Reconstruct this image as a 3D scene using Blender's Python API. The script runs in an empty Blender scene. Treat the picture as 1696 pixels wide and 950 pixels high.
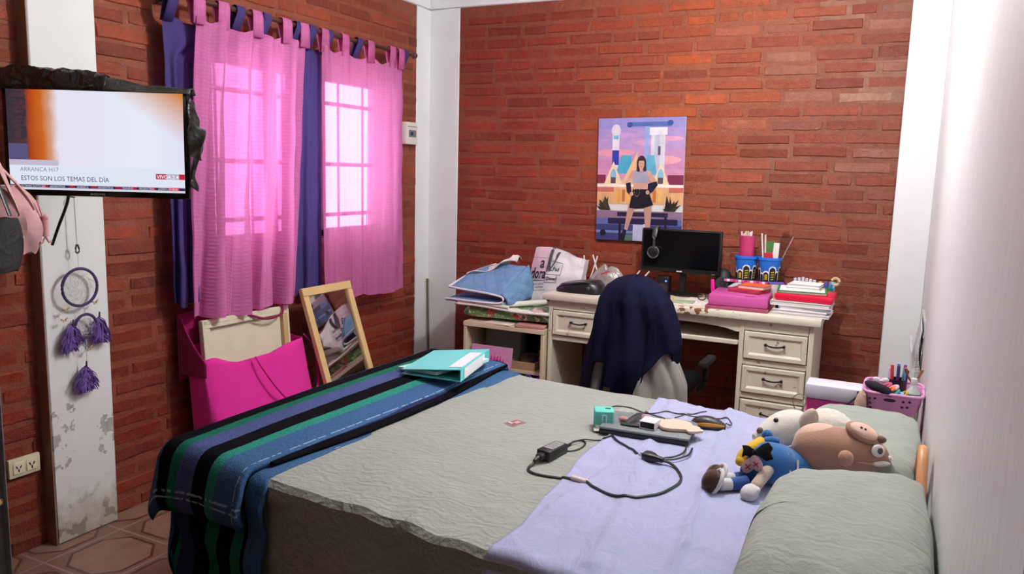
import bpy, bmesh, math, random
from mathutils import Vector, Matrix, Euler, noise
V = Vector; PI = math.pi
S = bpy.context.scene
C = S.collection
random.seed(7)

# ------------------------------------------------------------------ camera, world, light, exposure
yaw, pitch, roll, FPX = 0.457825, 0.143945, 0.026455, 1305.63
fw = V((-math.sin(yaw)*math.cos(pitch), math.cos(yaw)*math.cos(pitch), -math.sin(pitch)))
rt = V((math.cos(yaw), math.sin(yaw), 0)); up = rt.cross(fw)
r2 = rt*math.cos(roll) + up*math.sin(roll); u2 = -rt*math.sin(roll) + up*math.cos(roll)
cam_d = bpy.data.cameras.new('camera'); cam = bpy.data.objects.new('camera', cam_d); C.objects.link(cam)
M = Matrix((r2, u2, -fw)).transposed().to_4x4(); M.translation = V((0, 0, 1.43)); cam.matrix_world = M
cam_d.sensor_width = 36; cam_d.lens = 36*FPX/1696; cam_d.clip_start = 0.02
S.camera = cam
W = bpy.data.worlds.new('world'); S.world = W; W.use_nodes = True
W.node_tree.nodes['Background'].inputs[0].default_value = (0.93, 0.96, 1.0, 1)
W.node_tree.nodes['Background'].inputs[1].default_value = 9.0
S.view_settings.view_transform = 'Standard'; S.view_settings.look = 'None'
S.view_settings.exposure = 0.0; S.view_settings.gamma = 1.0; S.view_settings.use_curve_mapping = False
LAMP_POS = V((-0.62, 2.75, 2.40)); LAMP_W = 78.0; LAMP_COL = (1.0, 0.985, 0.985)
FILL_POS = V((-1.55, 0.15, 2.40)); FILL_W = 1.5

# ------------------------------------------------------------------ materials
def lin(h):
    if not isinstance(h, str): return tuple(h)
    h = h.lstrip('#'); o = []
    for i in (0, 2, 4):
        c = int(h[i:i+2], 16)/255
        o.append(c/12.92 if c <= .04045 else ((c+.055)/1.055)**2.4)
    return tuple(o)
class NT:
    def __init__(s, name):
        s.m = bpy.data.materials.new(name); s.m.use_nodes = True; s.t = s.m.node_tree; s.n = s.t.nodes
        s.p = s.n['Principled BSDF']; s.o = s.n['Material Output']
    def a(s, typ, ins=None, **kw):
        n = s.n.new(typ)
        for k, v in kw.items(): setattr(n, k, v)
        for k, v in (ins or {}).items(): s.l(v, n.inputs[k])
        return n
    def l(s, v, sock):
        if hasattr(v, 'is_output') or isinstance(v, bpy.types.NodeSocket): s.t.links.new(v, sock)
        else: sock.default_value = v
    def math(s, op, a, b=0.0, c=0.0):
        n = s.a('ShaderNodeMath', operation=op); s.l(a, n.inputs[0]); s.l(b, n.inputs[1]); s.l(c, n.inputs[2]); return n.outputs[0]
    def mix(s, f, a, b):
        n = s.a('ShaderNodeMix', data_type='RGBA'); s.l(f, n.inputs[0])
        for v, k in ((a, 6), (b, 7)): s.l(v if isinstance(v, bpy.types.NodeSocket) else (*lin(v), 1), n.inputs[k])
        return n.outputs[2]
    def co(s, kind='Object'): return s.a('ShaderNodeTexCoord').outputs[kind]
    def noise(s, scale, detail=3, co=None, rough=.5, dist=0.0):
        n = s.a('ShaderNodeTexNoise', {'Scale': scale, 'Detail': detail, 'Roughness': rough, 'Distortion': dist})
        s.l(co if co is not None else s.co(), n.inputs['Vector']); return n.outputs['Fac']
    def ramp(s, f, stops, interp='LINEAR'):
        n = s.a('ShaderNodeValToRGB'); r = n.color_ramp; r.interpolation = interp; s.l(f, n.inputs[0])
        while len(r.elements) < len(stops): r.elements.new(0.5)
        for e, (p, c) in zip(r.elements, stops): e.position = p; e.color = (*lin(c), 1)
        return n.outputs[0]
    def bump(s, h, strength=.3, dist=.01):
        b = s.a('ShaderNodeBump', {'Strength': strength, 'Distance': dist, 'Height': h}); s.l(b.outputs[0], s.p.inputs['Normal']); return b
    def base(s, c):
        s.l(c if isinstance(c, bpy.types.NodeSocket) else (*lin(c), 1), s.p.inputs['Base Color'])
MATS = {}
def mat(name, col, rough=.6, var=.12, nscale=20, bump=0, bscale=60, bdist=.004, metal=0, spec=.5, sheen=0, emit=None, es=1, coat=0):
    if name in MATS: return MATS[name]
    t = NT(name); c = lin(col)
    f = t.noise(nscale, 3)
    d = tuple(max(0, x*(1-var)) for x in c); u = tuple(min(1, x*(1+var)) for x in c)
    t.base(t.mix(f, d, u))
    t.p.inputs['Roughness'].default_value = rough; t.p.inputs['Metallic'].default_value = metal
    t.p.inputs['Specular IOR Level'].default_value = spec; t.p.inputs['Sheen Weight'].default_value = sheen
    t.p.inputs['Coat Weight'].default_value = coat
    if bump: t.bump(t.noise(bscale, 3), bump, bdist)
    if emit: t.p.inputs['Emission Color'].default_value = (*lin(emit), 1); t.p.inputs['Emission Strength'].default_value = es
    MATS[name] = t.m; return t.m
def fabric(name, col, var=.12, bump=.4, bscale=250, rough=.9, sheen=.15, nscale=12): return mat(name, col, rough, var, nscale, bump, bscale, .002, spec=.15, sheen=sheen)
def plastic(name, col, rough=.35): return mat(name, col, rough, .05, 15, spec=.5)
def paper(name, col): return mat(name, col, .8, .05, 30, .1, 80, .001, spec=.2)
def colmat(name, rough=.6, bump=0, bscale=80, bdist=.003, var=.1, nscale=25, spec=.4, coat=0):
    t = NT(name); a = t.a('ShaderNodeAttribute', attribute_name='Col').outputs['Color']
    f = t.noise(nscale, 3); k = t.math('MULTIPLY_ADD', f, 2*var, 1-var)
    m = t.a('ShaderNodeVectorMath', operation='SCALE'); t.l(a, m.inputs[0]); t.l(k, m.inputs['Scale'])
    t.base(m.outputs[0]); t.p.inputs['Roughness'].default_value = rough; t.p.inputs['Specular IOR Level'].default_value = spec
    t.p.inputs['Coat Weight'].default_value = coat
    if bump: t.bump(t.noise(bscale, 4), bump, bdist)
    return t.m

# ------------------------------------------------------------------ building helpers
WM = {}
class B:
    """collects shapes, then links them as one mesh object"""
    def __init__(s): s.b = bmesh.new(); s.c = s.b.loops.layers.float_color.new('Col'); s.uv = s.b.loops.layers.uv.new('UVMap'); s.col = None
    def _fin(s, fs, col=None):
        col = col if col is not None else s.col
        if col is not None:
            c = (*lin(col), 1)
            for f in fs:
                for l in f.loops: l[s.c] = c
        return s
    def _new(s, tmp, mtx, col):
        tmp.transform(mtx); n0 = len(s.b.faces)
        vm = {v: s.b.verts.new(v.co) for v in tmp.verts}
        fs = []
        for f in tmp.faces:
            try: fs.append(s.b.faces.new([vm[v] for v in f.verts]))
            except ValueError: pass
        tmp.free(); return s._fin(fs, col)
    def box(s, c, d, rot=(0, 0, 0), bev=0, seg=1, col=None):
        t = bmesh.new(); bmesh.ops.create_cube(t, size=1); t.transform(Matrix.Diagonal((*d, 1)))
        if bev: bmesh.ops.bevel(t, geom=list(t.edges), offset=min(bev, min(d)*.49), segments=seg, affect='EDGES', profile=.5)
        R = rot if isinstance(rot, Matrix) else Euler(rot).to_matrix()
        return s._new(t, Matrix.Translation(c) @ R.to_4x4(), col)
    def ell(s, c, r, rot=(0, 0, 0), n=16, col=None, noi=0, ns=3.0):
        t = bmesh.new(); bmesh.ops.create_uvsphere(t, u_segments=n, v_segments=max(6, n*2//3), radius=1)
        if noi:
            for v in t.verts: v.co *= 1 + noi*noise.noise(v.co*ns + V(c)*5)
        t.transform(Matrix.Diagonal((*(r if hasattr(r, '__len__') else (r, r, r)), 1)))
        R = rot if isinstance(rot, Matrix) else Euler(rot).to_matrix()
        return s._new(t, Matrix.Translation(c) @ R.to_4x4(), col)
    def cyl(s, p0, p1, r0, r1=None, n=16, col=None, bev=0):
        p0, p1 = V(p0), V(p1); d = p1-p0
        t = bmesh.new(); bmesh.ops.create_cone(t, cap_ends=True, segments=n, radius1=r0, radius2=r0 if r1 is None else r1, depth=d.length)
        if bev: bmesh.ops.bevel(t, geom=[e for e in t.edges if len(e.link_faces) == 2 and e.calc_face_angle(0) > 1], offset=bev, segments=2, affect='EDGES', profile=.5)
        return s._new(t, Matrix.Translation((p0+p1)/2) @ V((0, 0, 1)).rotation_difference(d).to_matrix().to_4x4(), col)
    def tube(s, pts, r, n=8, closed=False, col=None, cap=True, flat=1.0, smooth=0):
        pts = [V(p) for p in pts]
        for _ in range(smooth):
            q = []; m = len(pts)
            for i in range(m if closed else m-1):
                a, b = pts[i], pts[(i+1) % m]; q += [a*.75+b*.25, a*.25+b*.75]
            pts = q if closed else [pts[0]]+q+[pts[-1]]
        m = len(pts); rings = []; up = V((0, 0, 1))
        rr = r if hasattr(r, '__len__') else None
        for i, p in enumerate(pts):
            d = (pts[(i+1) % m]-pts[i-1]) if closed else (pts[min(i+1, m-1)]-pts[max(i-1, 0)])
            d.normalize(); a = up - d*up.dot(d)
            if a.length < .15: a = V((1, 0, 0)) - d*d.x
            if a.length < .15: a = V((0, 1, 0)) - d*d.y
            a.normalize(); b = d.cross(a)
            ri = r if rr is None else rr[0]+(rr[1]-rr[0])*i/(m-1)
            rings.append([s.b.verts.new(p + a*ri*flat*math.cos(2*PI*k/n) + b*ri*math.sin(2*PI*k/n)) for k in range(n)])
        fs = []
        for i in range(m if closed else m-1):
            A, Bq = rings[i], rings[(i+1) % m]
            for k in range(n): fs.append(s.b.faces.new((A[k], A[(k+1) % n], Bq[(k+1) % n], Bq[k])))
        if cap and not closed: fs += [s.b.faces.new(rings[0][::-1]), s.b.faces.new(rings[-1])]
        return s._fin(fs, col)
    def lathe(s, c, prof, n=24, col=None, R=None, cap=True):
        c = V(c); rings = []
        for r, z in prof:
            ring = []
            for k in range(n):
                p = V((r*math.cos(2*PI*k/n), r*math.sin(2*PI*k/n), z))
                ring.append(s.b.verts.new(c + (R @ p if R else p)))
            rings.append(ring)
        fs = []
        for A, Q in zip(rings, rings[1:]):
            for k in range(n): fs.append(s.b.faces.new((A[k], A[(k+1) % n], Q[(k+1) % n], Q[k])))
        if cap: fs += [s.b.faces.new(rings[0][::-1]), s.b.faces.new(rings[-1])]
        return s._fin(fs, col)
    def loft(s, rings, col=None, cap=True, closed=True):
        R = [[s.b.verts.new(V(p)) for p in r] for r in rings]; n = len(R[0]); fs = []
        for A, Q in zip(R, R[1:]):
            for k in range(n if closed else n-1): fs.append(s.b.faces.new((A[k], A[(k+1) % n], Q[(k+1) % n], Q[k])))
        if cap and closed: fs += [s.b.faces.new(R[0][::-1]), s.b.faces.new(R[-1])]
        return s._fin(fs, col)
    def grid(s, fn, nu, nv, col=None, uvfn=None):
        P = [[s.b.verts.new(V(fn(i/nu, j/nv))) for j in range(nv+1)] for i in range(nu+1)]; fs = []
        for i in range(nu):
            for j in range(nv):
                f = s.b.faces.new((P[i][j], P[i+1][j], P[i+1][j+1], P[i][j+1])); fs.append(f)
                for l, (a, b) in zip(f.loops, ((i, j), (i+1, j), (i+1, j+1), (i, j+1))):
                    l[s.uv].uv = uvfn(a/nu, b/nv) if uvfn else (a/nu, b/nv)
        return s._fin(fs, col)
    def prism(s, pts, h, mtx=None, col=None, bev=0):
        """2D outline in local xy, extruded by h along local z, placed by mtx"""
        t = bmesh.new(); n = len(pts)
        A = [t.verts.new((p[0], p[1], 0)) for p in pts]; Q = [t.verts.new((p[0], p[1], h)) for p in pts]
        t.faces.new(A[::-1]); t.faces.new(Q)
        for i in range(n): t.faces.new((A[i], A[(i+1) % n], Q[(i+1) % n], Q[i]))
        bmesh.ops.recalc_face_normals(t, faces=list(t.faces))
        if bev: bmesh.ops.bevel(t, geom=[e for e in t.edges if e.calc_face_angle(0) > .6], offset=bev, segments=2, affect='EDGES', profile=.5)
        return s._new(t, mtx or Matrix(), col)
    def poly(s, pts, mtx=None, z=0, col=None):
        f = s.b.faces.new([s.b.verts.new((mtx or Matrix()) @ V((p[0], p[1], z))) for p in pts]); return s._fin([f], col)
    def warp(s, fn):
        for v in s.b.verts: v.co = V(fn(v.co))
        return s
    def out(s, name, material, parent=None, flat=False, thick=0, sub=0, local=False, sharp=.65, off=-1, wire=None):
        b = s.b
        if not flat:
            b.normal_update()
            for f in b.faces: f.smooth = True
            for e in b.edges:
                if len(e.link_faces) == 2 and e.calc_face_angle(0) > sharp: e.smooth = False
        me = bpy.data.meshes.new(name); o = bpy.data.objects.new(name, me)
        if parent is not None:
            Wm = WM[parent.name]
            if not local: b.transform(Wm.inverted())
            o.parent = parent
        elif not local:
            xs = [v.co for v in b.verts]; lo = [min(v[i] for v in xs) for i in range(3)]; hi = [max(v[i] for v in xs) for i in range(3)]
            L = V(((lo[0]+hi[0])/2, (lo[1]+hi[1])/2, lo[2])); Wm = Matrix.Translation(L); b.transform(Wm.inverted()); o.location = L
        else: Wm = Matrix()
        b.to_mesh(me); b.free(); C.objects.link(o); WM[o.name] = Wm
        for mm in (material if isinstance(material, (list, tuple)) else [material]): me.materials.append(mm)
        if thick:
            m = o.modifiers.new('thickness', 'SOLIDIFY'); m.thickness = thick; m.offset = off
        if sub:
            m = o.modifiers.new('smooth', 'SUBSURF'); m.levels = sub; m.render_levels = sub
        return o
def thing(name, label, cat, loc=(0, 0, 0), rot=(0, 0, 0), group=None):
    o = bpy.data.objects.new(name, None); C.objects.link(o); o.location = loc; o.rotation_euler = rot; o.empty_display_size = .05
    o['label'] = label; o['category'] = cat
    if group: o['group'] = group
    WM[o.name] = Matrix.Translation(loc) @ Euler(rot).to_matrix().to_4x4(); return o
def tag(o, label, cat, group=None):
    o['label'] = label; o['category'] = cat
    if group: o['group'] = group
    return o
def struct(o): o['kind'] = 'structure'; return o
def frame(o, x, y):
    """matrix with origin o and local x, y axes"""
    x = V(x).normalized(); y = V(y); y = (y - x*x.dot(y)).normalized(); z = x.cross(y)
    m = Matrix((x, y, z)).transposed().to_4x4(); m.translation = V(o); return m
def text_into(b, body, size, mtx, col, align='LEFT', bold=0.0, sx=1.0):
    cu = bpy.data.curves.new('lettering', 'FONT'); cu.body = body; cu.size = size; cu.align_x = align; cu.offset = bold; cu.resolution_u = 2
    o = bpy.data.objects.new('lettering', cu); C.objects.link(o)
    bpy.context.view_layer.update()
    me = bpy.data.meshes.new_from_object(o.evaluated_get(bpy.context.evaluated_depsgraph_get()))
    t = bmesh.new(); t.from_mesh(me); bpy.data.objects.remove(o); bpy.data.curves.remove(cu); bpy.data.meshes.remove(me)
    t.transform(Matrix.Diagonal((sx, 1, 1, 1))); b._new(t, mtx, col)
    return b
def ellpts(cx, cy, rx, ry, n=14, a0=0, a1=2*PI): return [(cx+rx*math.cos(a0+(a1-a0)*i/n), cy+ry*math.sin(a0+(a1-a0)*i/n)) for i in range(n)]

# ------------------------------------------------------------------ room
XL, XR, YB, ZC = -2.795, 0.12, 4.40, 2.62
def brick_mat(name, spec):
    t = NT(name); a = t.a('ShaderNodeAttribute', attribute_name='Col').outputs['Color']
    f = t.noise(35, 4); f2 = t.noise(6, 3)
    k = t.math('MULTIPLY_ADD', f, .7, .62); k2 = t.math('MULTIPLY', k, t.math('MULTIPLY_ADD', f2, .5, .75))
    m = t.a('ShaderNodeVectorMath', operation='SCALE'); t.l(a, m.inputs[0]); t.l(k2, m.inputs['Scale'])
    wash = t.ramp(t.noise(13, 5, rough=.7, dist=.6), [(.44, (0, 0, 0)), (.62, (1, 1, 1))])     # varnish and mortar smeared over the brick faces
    c = t.mix(t.math('MULTIPLY', wash, .42), m.outputs[0], '#80402a'); c = t.mix(t.math('MULTIPLY', t.math('GREATER_THAN', t.noise(58, 4, rough=.7), .66), .5), c, '#4a1a12')
    t.base(c)
    r = t.math('MULTIPLY_ADD', t.noise(9, 3), .40, .30); t.l(r, t.p.inputs['Roughness'])
    t.p.inputs['Specular IOR Level'].default_value = spec
    t.bump(t.math('ADD', t.noise(38, 5, rough=.7, dist=.5), t.math('MULTIPLY', t.noise(220, 2), .3)), .8, .010); return t.m
M_BRICK = brick_mat('glazed brick', .38)
def brick_wall(name, frm, L, H, holes=(), tint=None, seed=1):
    """frm maps (along, up, out); courses of hand-laid bricks over a mortar bed"""
    rnd = random.Random(seed); b = B()
    def q(u0, u1, z0, z1):
        nu = max(1, int((u1-u0)/.2)); nz = max(1, int((z1-z0)/.2))
        for i in range(nu):
            for j in range(nz):
                a0, a1 = u0+(u1-u0)*i/nu, u0+(u1-u0)*(i+1)/nu; c0, c1 = z0+(z1-z0)*j/nz, z0+(z1-z0)*(j+1)/nz
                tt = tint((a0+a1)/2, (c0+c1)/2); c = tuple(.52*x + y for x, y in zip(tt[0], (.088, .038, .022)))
                b.poly([(a0, c0), (a1, c0), (a1, c1), (a0, c1)], frm, 0, c)
    if holes:
        u0, u1, z0, z1 = holes[0]
        q(0, u0, 0, H); q(u1, L, 0, H); q(u0, u1, 0, z0); q(u0, u1, z1, H)
        for pts in (((u0, z0), (u1, z0)), ((u1, z0), (u1, z1)), ((u1, z1), (u0, z1)), ((u0, z1), (u0, z0))):
            (a, c), (d, e) = pts
            f = b.b.faces.new([b.b.verts.new(frm @ V(p)) for p in ((a, c, 0), (d, e, 0), (d, e, -.15), (a, c, -.15))]); b._fin([f], (.35, .28, .24))
    else: q(0, L, 0, H)
    k = 0; z = .004
    ch = .0702
    while z + .05 < H:
        u = -rnd.uniform(.05, .22) - (.12 if k % 2 else 0)
        while u < L:
            bl = rnd.choice((.235, .245, .25, .26, .265, .225)) if rnd.random() > .12 else rnd.uniform(.1, .15)
            a0, a1 = max(u, .002), min(u+bl, L-.002); u += bl + rnd.uniform(.012, .034)
            if a1-a0 < .03: continue
            bh = rnd.uniform(.043, .054); zz = z + rnd.uniform(-.005, .005)
            segs = [(a0, a1)]
            for h in holes:
                if zz+bh > h[2] and zz < h[3]:
                    ns = []
                    for s0, s1 in segs:
                        if s1 <= h[0] or s0 >= h[1]: ns.append((s0, s1)); continue
                        if s0 < h[0]: ns.append((s0, h[0]))
                        if s1 > h[1]: ns.append((h[1], s1))
                    segs = ns
            for s0, s1 in segs:
                if s1-s0 < .02 or zz+bh > H: continue
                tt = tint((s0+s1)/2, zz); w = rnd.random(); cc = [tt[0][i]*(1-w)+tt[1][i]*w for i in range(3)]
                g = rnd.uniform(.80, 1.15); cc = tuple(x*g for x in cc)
                o = rnd.uniform(.001, .006); e = .004; j = lambda: rnd.uniform(-.005, .005); til = rnd.uniform(-.0025, .0025)
                base = [(s0, zz), (s1, zz), (s1, zz+bh), (s0, zz+bh)]
                ns_ = 3
                # front outline with slightly worn corners
                bot = [(s0+e+(s1-s0-2*e)*i/ns_, zz+e+j()*.7) for i in range(ns_+1)]; top = [(s1-e-(s1-s0-2*e)*i/ns_, zz+bh-e+j()*.7) for i in range(ns_+1)]
                fr = bot + top
                bk = [(s0+(s1-s0)*i/ns_, zz) for i in range(ns_+1)] + [(s1-(s1-s0)*i/ns_, zz+bh) for i in range(ns_+1)]
                fv = [b.b.verts.new(frm @ V((p[0], p[1], o + til*(1 if p[1] > zz+bh/2 else -1)))) for p in fr]
                bv = [b.b.verts.new(frm @ V((p[0], p[1], -.001))) for p in bk]
                fs = [b.b.faces.new(fv)]; n = len(fv)
                for i in range(n): fs.append(b.b.faces.new((bv[i], bv[(i+1) % n], fv[(i+1) % n], fv[i])))
                b._fin(fs, cc)
        z += ch; k += 1
    o = b.out(name, M_BRICK, flat=True); return struct(o)
def mixc(a, c, t): t = max(0, min(1, t)); return tuple(x*(1-t)+y*t for x, y in zip(a, c))
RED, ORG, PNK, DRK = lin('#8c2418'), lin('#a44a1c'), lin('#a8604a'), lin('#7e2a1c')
def tint_back(u, z):      # u from the left column: redder left and low, orange middle; camera cast and lamp haze painted in
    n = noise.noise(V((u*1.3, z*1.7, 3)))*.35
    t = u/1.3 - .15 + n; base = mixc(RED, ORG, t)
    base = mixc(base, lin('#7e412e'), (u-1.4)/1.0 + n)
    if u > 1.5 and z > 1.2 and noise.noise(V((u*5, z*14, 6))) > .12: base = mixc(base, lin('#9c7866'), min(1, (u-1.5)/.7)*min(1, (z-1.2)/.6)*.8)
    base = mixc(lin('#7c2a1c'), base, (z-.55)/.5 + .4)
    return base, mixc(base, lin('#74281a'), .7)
def tint_left(u, z):
    n = noise.noise(V((u*1.3, z*1.7, 8)))*.4
    base = mixc(lin('#8a2414'), lin('#984222'), (z-.5)/1.0 + n)
    if z < .16: base = mixc(base, lin('#8a6a50'), .25+n)
    return base, mixc(base, lin('#641c10'), .7)
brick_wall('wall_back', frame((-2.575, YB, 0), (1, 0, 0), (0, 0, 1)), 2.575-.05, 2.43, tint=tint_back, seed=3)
WIN = (2.60, 3.95, 1.05, 1.94)
LU0 = 4.245
brick_wall('wall_left', frame((XL, 1.0, 0), (0, 1, 0), (0, 0, 1)), LU0-1.0, 2.43, holes=[(WIN[0]-1.0, WIN[1]-1.0, WIN[2], WIN[3])],
           tint=tint_left, seed=5)
def plaster(name, col, dirt=None):
    t = NT(name); f = t.noise(7, 4); c = t.mix(f, tuple(x*.93 for x in lin(col)), tuple(min(1, x*1.04) for x in lin(col)))
    if dirt:
        sp = t.a('ShaderNodeSeparateXYZ'); t.l(t.co('Object'), sp.inputs[0]); z = sp.outputs[2]
        n = t.noise(9, 5, rough=.65)
        # peeled plaster blotches and yellow damp near the floor, shaped like the damage
        band = t.math('SUBTRACT', 1.0, t.math('ABSOLUTE', t.math('MULTIPLY', t.math('SUBTRACT', z, .40), 7.0)))
        pe = t.math('GREATER_THAN', t.math('MULTIPLY_ADD', t.noise(11, 5, rough=.6), 1.0, t.math('MULTIPLY', band, .16)), .66)
        pe = t.math('MULTIPLY', pe, t.math('GREATER_THAN', band, 0))
        c = t.mix(t.math('MULTIPLY', pe, t.math('MULTIPLY_ADD', t.noise(40, 3), .9, .25)), c, '#8c8a86')
        dm = t.ramp(t.math('ADD', t.math('MULTIPLY', z, -3.6), t.math('MULTIPLY', n, 1.5)), [(.0, (0, 0, 0)), (.62, (1, 1, 1))])
        c = t.mix(t.math('MULTIPLY', dm, .62), c, '#8d7a50')
        c = t.mix(t.math('MULTIPLY', t.math('GREATER_THAN', t.noise(16, 5), .57), t.math('MULTIPLY', dm, .5)), c, '#5b5244')
    t.base(c); t.p.inputs['Roughness'].default_value = .6
    t.bump(t.noise(30, 4), .15, .004); return t.m
M_WHITE = plaster('white plaster', '#e6e9ea'); M_PILLAR = plaster('damp white plaster', '#e4e6e4', True); M_RIGHT = None
def right_mat():
    t = NT('smooth right wall'); mp = t.a('ShaderNodeMapping'); mp.inputs['Scale'].default_value = (1, 6, 1.2); t.l(t.co(), mp.inputs[0])
    f = t.noise(4, 5, co=mp.outputs[0]); t.base(t.mix(f, '#e0e2e4', '#eef0f1')); t.p.inputs['Roughness'].default_value = .45
    t.bump(t.noise(6, 4, co=mp.outputs[0]), .12, .01); return t.m
M_RIGHT = right_mat()
def slab(name, m, lo, hi, bev=0):
    b = B(); b.box([(a+c)/2 for a, c in zip(lo, hi)], [c-a for a, c in zip(lo, hi)], bev=bev); return struct(b.out(name, m))
slab('wall_right', M_RIGHT, (XR, .78, 0), (XR+.12, YB+.1, ZC))
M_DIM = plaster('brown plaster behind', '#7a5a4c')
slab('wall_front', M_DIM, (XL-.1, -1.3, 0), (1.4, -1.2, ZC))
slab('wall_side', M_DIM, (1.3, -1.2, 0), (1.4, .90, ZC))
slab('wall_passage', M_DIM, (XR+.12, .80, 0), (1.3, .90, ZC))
slab('ceiling', mat('ceiling paint', '#dedcd8', .8), (XL-.2, -1.3, ZC), (1.4, YB+.2, ZC+.08))
slab('trim_1', M_WHITE, (XL-.12, YB-.012, 2.43), (XR, YB+.12, ZC), bev=.006)     # beam over the back wall
slab('trim_2', M_WHITE, (XL-.12, -1.2, 2.43), (XL+.012, YB-.012, ZC), bev=.006)  # beam over the left wall
slab('trim_3', M_WHITE, (-.05, YB-.016, 0), (XR, YB+.12, 2.43), bev=.004)        # right corner column
b = B(); b.box((XL+.11-.01, YB+.05, 1.215), (.24, .11, 2.43), bev=.004); b.box((XL-.045, LU0+.085, 1.215), (.102, .172, 2.43), bev=.004)
struct(b.out('trim_4', M_WHITE))                                                  # corner column left of the desk wall
slab('trim_5', M_PILLAR, (XL-.05, 1.755, 0), (XL+.060, 2.013, 2.43), bev=.006)   # pillar that carries the television
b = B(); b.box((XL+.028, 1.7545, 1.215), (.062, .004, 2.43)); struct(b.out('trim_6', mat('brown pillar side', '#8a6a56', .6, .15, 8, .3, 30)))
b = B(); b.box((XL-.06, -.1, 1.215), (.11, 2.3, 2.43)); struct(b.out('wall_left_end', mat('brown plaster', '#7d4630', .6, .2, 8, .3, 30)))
# walls behind the window opening stay open to the sky; masonry thickness around it
def tiles():
    t = NT('floor tile'); sp = t.a('ShaderNodeSeparateXYZ'); t.l(t.co('Object'), sp.inputs[0])
    def cell(s): return t.math('ABSOLUTE', t.math('SUBTRACT', t.math('FRACT', t.math('DIVIDE', s, .31)), .5))
    x, y = cell(sp.outputs[0]), cell(sp.outputs[1]); mx = t.math('MAXIMUM', x, y); sm = t.math('ADD', x, y)
    octo = t.math('MULTIPLY', t.math('LESS_THAN', mx, .40), t.math('LESS_THAN', sm, .60))
    rim = t.math('MULTIPLY', t.math('LESS_THAN', mx, .44), t.math('LESS_THAN', sm, .65))
    n = t.noise(14, 5, rough=.65); a = t.mix(n, '#6c4b3e', '#927060'); d = t.mix(n, '#4a2f27', '#684538')
    c = t.mix(rim, a, d); c = t.mix(octo, c, t.mix(n, '#785848', '#9e7c6a'))
    c = t.mix(t.math('GREATER_THAN', mx, .488), c, '#96857a')
    t.base(c); t.p.inputs['Roughness'].default_value = .35; t.bump(t.math('GREATER_THAN', mx, .488), .2, -.003); return t.m
slab('floor', tiles(), (XL-.2, -1.3, -.06), (1.4, YB+.2, 0))
# window
def glass(name, tint=(1, 1, 1), fac=.08):
    t = NT(name); tr = t.a('ShaderNodeBsdfTransparent', {'Color': (*tint, 1)}); gl = t.a('ShaderNodeBsdfGlossy', {'Roughness': .02})
    lw = t.a('ShaderNodeLayerWeight', {'Blend': .15}); mx = t.a('ShaderNodeMixShader'); f = t.math('MULTIPLY_ADD', lw.outputs['Fresnel'], .8, fac*.3)
    t.l(f, mx.inputs[0]); t.l(tr.outputs[0], mx.inputs[1]); t.l(gl.outputs[0], mx.inputs[2]); t.l(mx.outputs[0], t.o.inputs[0]); return t.m
M_GLASS = glass('window glass')
m_wf = mat('painted window frame', '#5d554e', .5, .1)
b = B(); y0, y1, z0, z1 = WIN; xw = XL-.06; fw_ = .05
for (a, c, d) in (((xw, (y0+y1)/2, z0+fw_/2), 0, (.05, y1-y0, fw_)), ((xw, (y0+y1)/2, z1-fw_/2), 0, (.05, y1-y0, fw_))): b.box(a, d, bev=.005)
for yy in (y0+fw_/2, y0+.43, y0+.80, y1-fw_/2): b.box((xw, yy, (z0+z1)/2), (.05, fw_, z1-z0-.02), bev=.005)
win = struct(b.out('window_1', m_wf))
b = B(); b.box((xw, (y0+y1)/2, (z0+z1)/2), (.006, y1-y0-.04, z1-z0-.04)); o = b.out('pane', M_GLASS, win)
b = B()
for zz in (z0+.12, z0+.40, z1-.16): b.box((XL-.10, (y0+y1)/2, zz), (.008, y1-y0, .022))
for i in range(6): yy = y0+.12+i*(y1-y0-.24)/5; b.cyl((XL-.10, yy, z0), (XL-.10, yy, z1), .007, n=8)
b.out('security_bars', mat('iron bars', '#3a3433', .5, .1, metal=.3), win)
# ceiling bulb holders: the lamp that lights the bed and an added fill lamp by the doorway
m_ceramic = mat('white lamp holder', '#e8e6e0', .4)
def bulb(p, watts, label, name='ceiling_lamp', r=.045):
    t = thing(name, label, 'lamp', (p.x, p.y, ZC))
    b = B(); b.lathe((p.x, p.y, ZC-.06), [(.02, 0), (.032, .004), (.036, .035), (.055, .045), (.058, .06)], 24); b.out('holder', m_ceramic, t)
    n = NT('lit bulb'); n.p.inputs['Base Color'].default_value = (1, 1, 1, 1); n.p.inputs['Emission Color'].default_value = (*LAMP_COL, 1)
    n.p.inputs['Emission Strength'].default_value = watts/(PI*4*PI*r*r)*1.0
    b = B(); h = ZC-.06-p.z
    b.lathe((p.x, p.y, p.z), [(.001, -r), (r*.5, -r*.87), (r*.87, -r*.5), (r, 0), (r*.87, r*.5), (r*.6, r*.87), (.014, r*1.6), (.013, h)], 24); b.out('bulb', n.m, t)
bulb(LAMP_POS, LAMP_W, 'bare lit bulb on the ceiling above the bed')
bulb(FILL_POS, FILL_W, 'added dim fill bulb on the ceiling near the television side of the doorway')
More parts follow.
